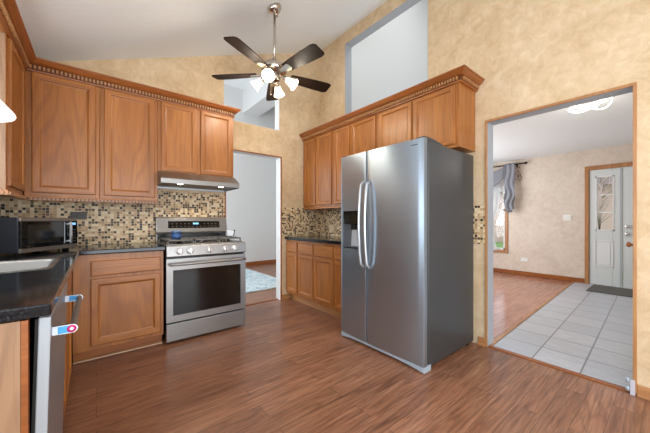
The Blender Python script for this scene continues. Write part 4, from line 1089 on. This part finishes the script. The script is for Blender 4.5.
for j_ in range(nv_):
    for i in range(nu): bm.faces.new((G[j_][i], G[j_][i+1], G[j_+1][i+1], G[j_+1][i])).smooth = True
part('jabot', bm, fabric_m, cu, solid=.006)
# sheer panel gathered to the side
bm = BM(); G = []; nu, nv_ = 26, 24
for j_ in range(nv_+1):
    row = []
    for i in range(nu+1):
        s_ = i/nu; t_ = j_/nv_; z = 2.24 - 1.76*t_
        tie = math.exp(-((z-1.02)/.32)**2) if z > 1.02 else math.exp(-((z-1.02)/.5)**2)
        yL, yR = 2.62, 3.2
        y0 = 2.44*(1-tie) + 2.60*tie; y1 = 3.05*(1-tie) + 2.72*tie
        y = y0 + (y1-y0)*s_
        row.append(bm.verts.new((XE-.05 + .016*math.sin(s_*PI*11), y, z)))
    G.append(row)
for j_ in range(nv_):
    for i in range(nu): bm.faces.new((G[j_][i], G[j_][i+1], G[j_+1][i+1], G[j_+1][i])).smooth = True
sh = single('sheer_curtain', 'white sheer curtain tied in at its middle behind the swag', 'curtain', bm, sheer_m, (XE-.05, 2.7, 2.24))
bm = BM(); box(bm, XE-.075, XE-.025, 2.585, 2.735, 1.0, 1.04); part('tie_back', bm, fabric_m, sh, bevel=.01)
# berry sprigs hanging on the curtain
def sprig(label, y, z, n, sd):
    rnd = random.Random(sd)
    o = thing('berry_sprig', label, 'decoration', (XE-.02, y, z), 'dried berry sprigs on the curtain rod')
    bm = BM(); tube(bm, [(XE-.02, y, z+.05), (XE-.025, y+.01, z-.05), (XE-.02, y-.01, z-.16), (XE-.012, y, z-.26)], .003, 6); part('stem', bm, leaf_m, o)
    bm = BM()
    for i in range(n):
        yy, zz = y+rnd.uniform(-.06, .06), z+.03-rnd.random()*.28
        lathe(bm, [(0, -.011), (.008, -.008), (.012, 0), (.008, .008), (0, .011)], at((XE-.02-rnd.random()*.02, yy, zz)), 8)
    b = part('berries', bm, leaf_m, o); b['kind'] = 'stuff'
sprig('dried berry sprig hanging right of the curtain tail', 2.10, 2.24, 16, 3)
bm = None
# small hardware at the wide opening
k = thing('wooden_knob', 'round brown wooden knob on the right side of the wide opening', 'knob', (2.84, .183, 1.0))
bm = BM(); lathe(bm, [(0, .036), (.011, .034), (.018, .026), (.018, .018), (.008, .009), (.010, 0)], at((2.80, .1826, .985), (0, 1, 0))); part('knob_head', bm, brass_m, k)
k = thing('gate_bracket', 'small clear gate bracket at the foot of the wide opening', 'bracket', (2.75, .19, .02))
bm = BM(); box(bm, XB-.03, XB-.013, .172, .195, .001, .10); part('post', bm, plain('clear_grey_plastic', srgb(188, 186, 196), .25), k, bevel=.003)
for z in (.05, .105):
    bm = BM(); lathe(bm, [(0, .02), (.014, .018), (.016, .0), (0, 0)], at((XB-.022, .197, z-.012), (0, 1, 0)), 16); part('cap', bm, grey_pl, k)
# rug in the far room
bm = BM(); box(bm, .7, 2.74, 4.24, 6.35, .001, .028)
single('area_rug', 'pale blue shag rug on the floor beyond the back doorway', 'rug', bm, rug_m, (1.8, 5.2, .001), bevel=.01)
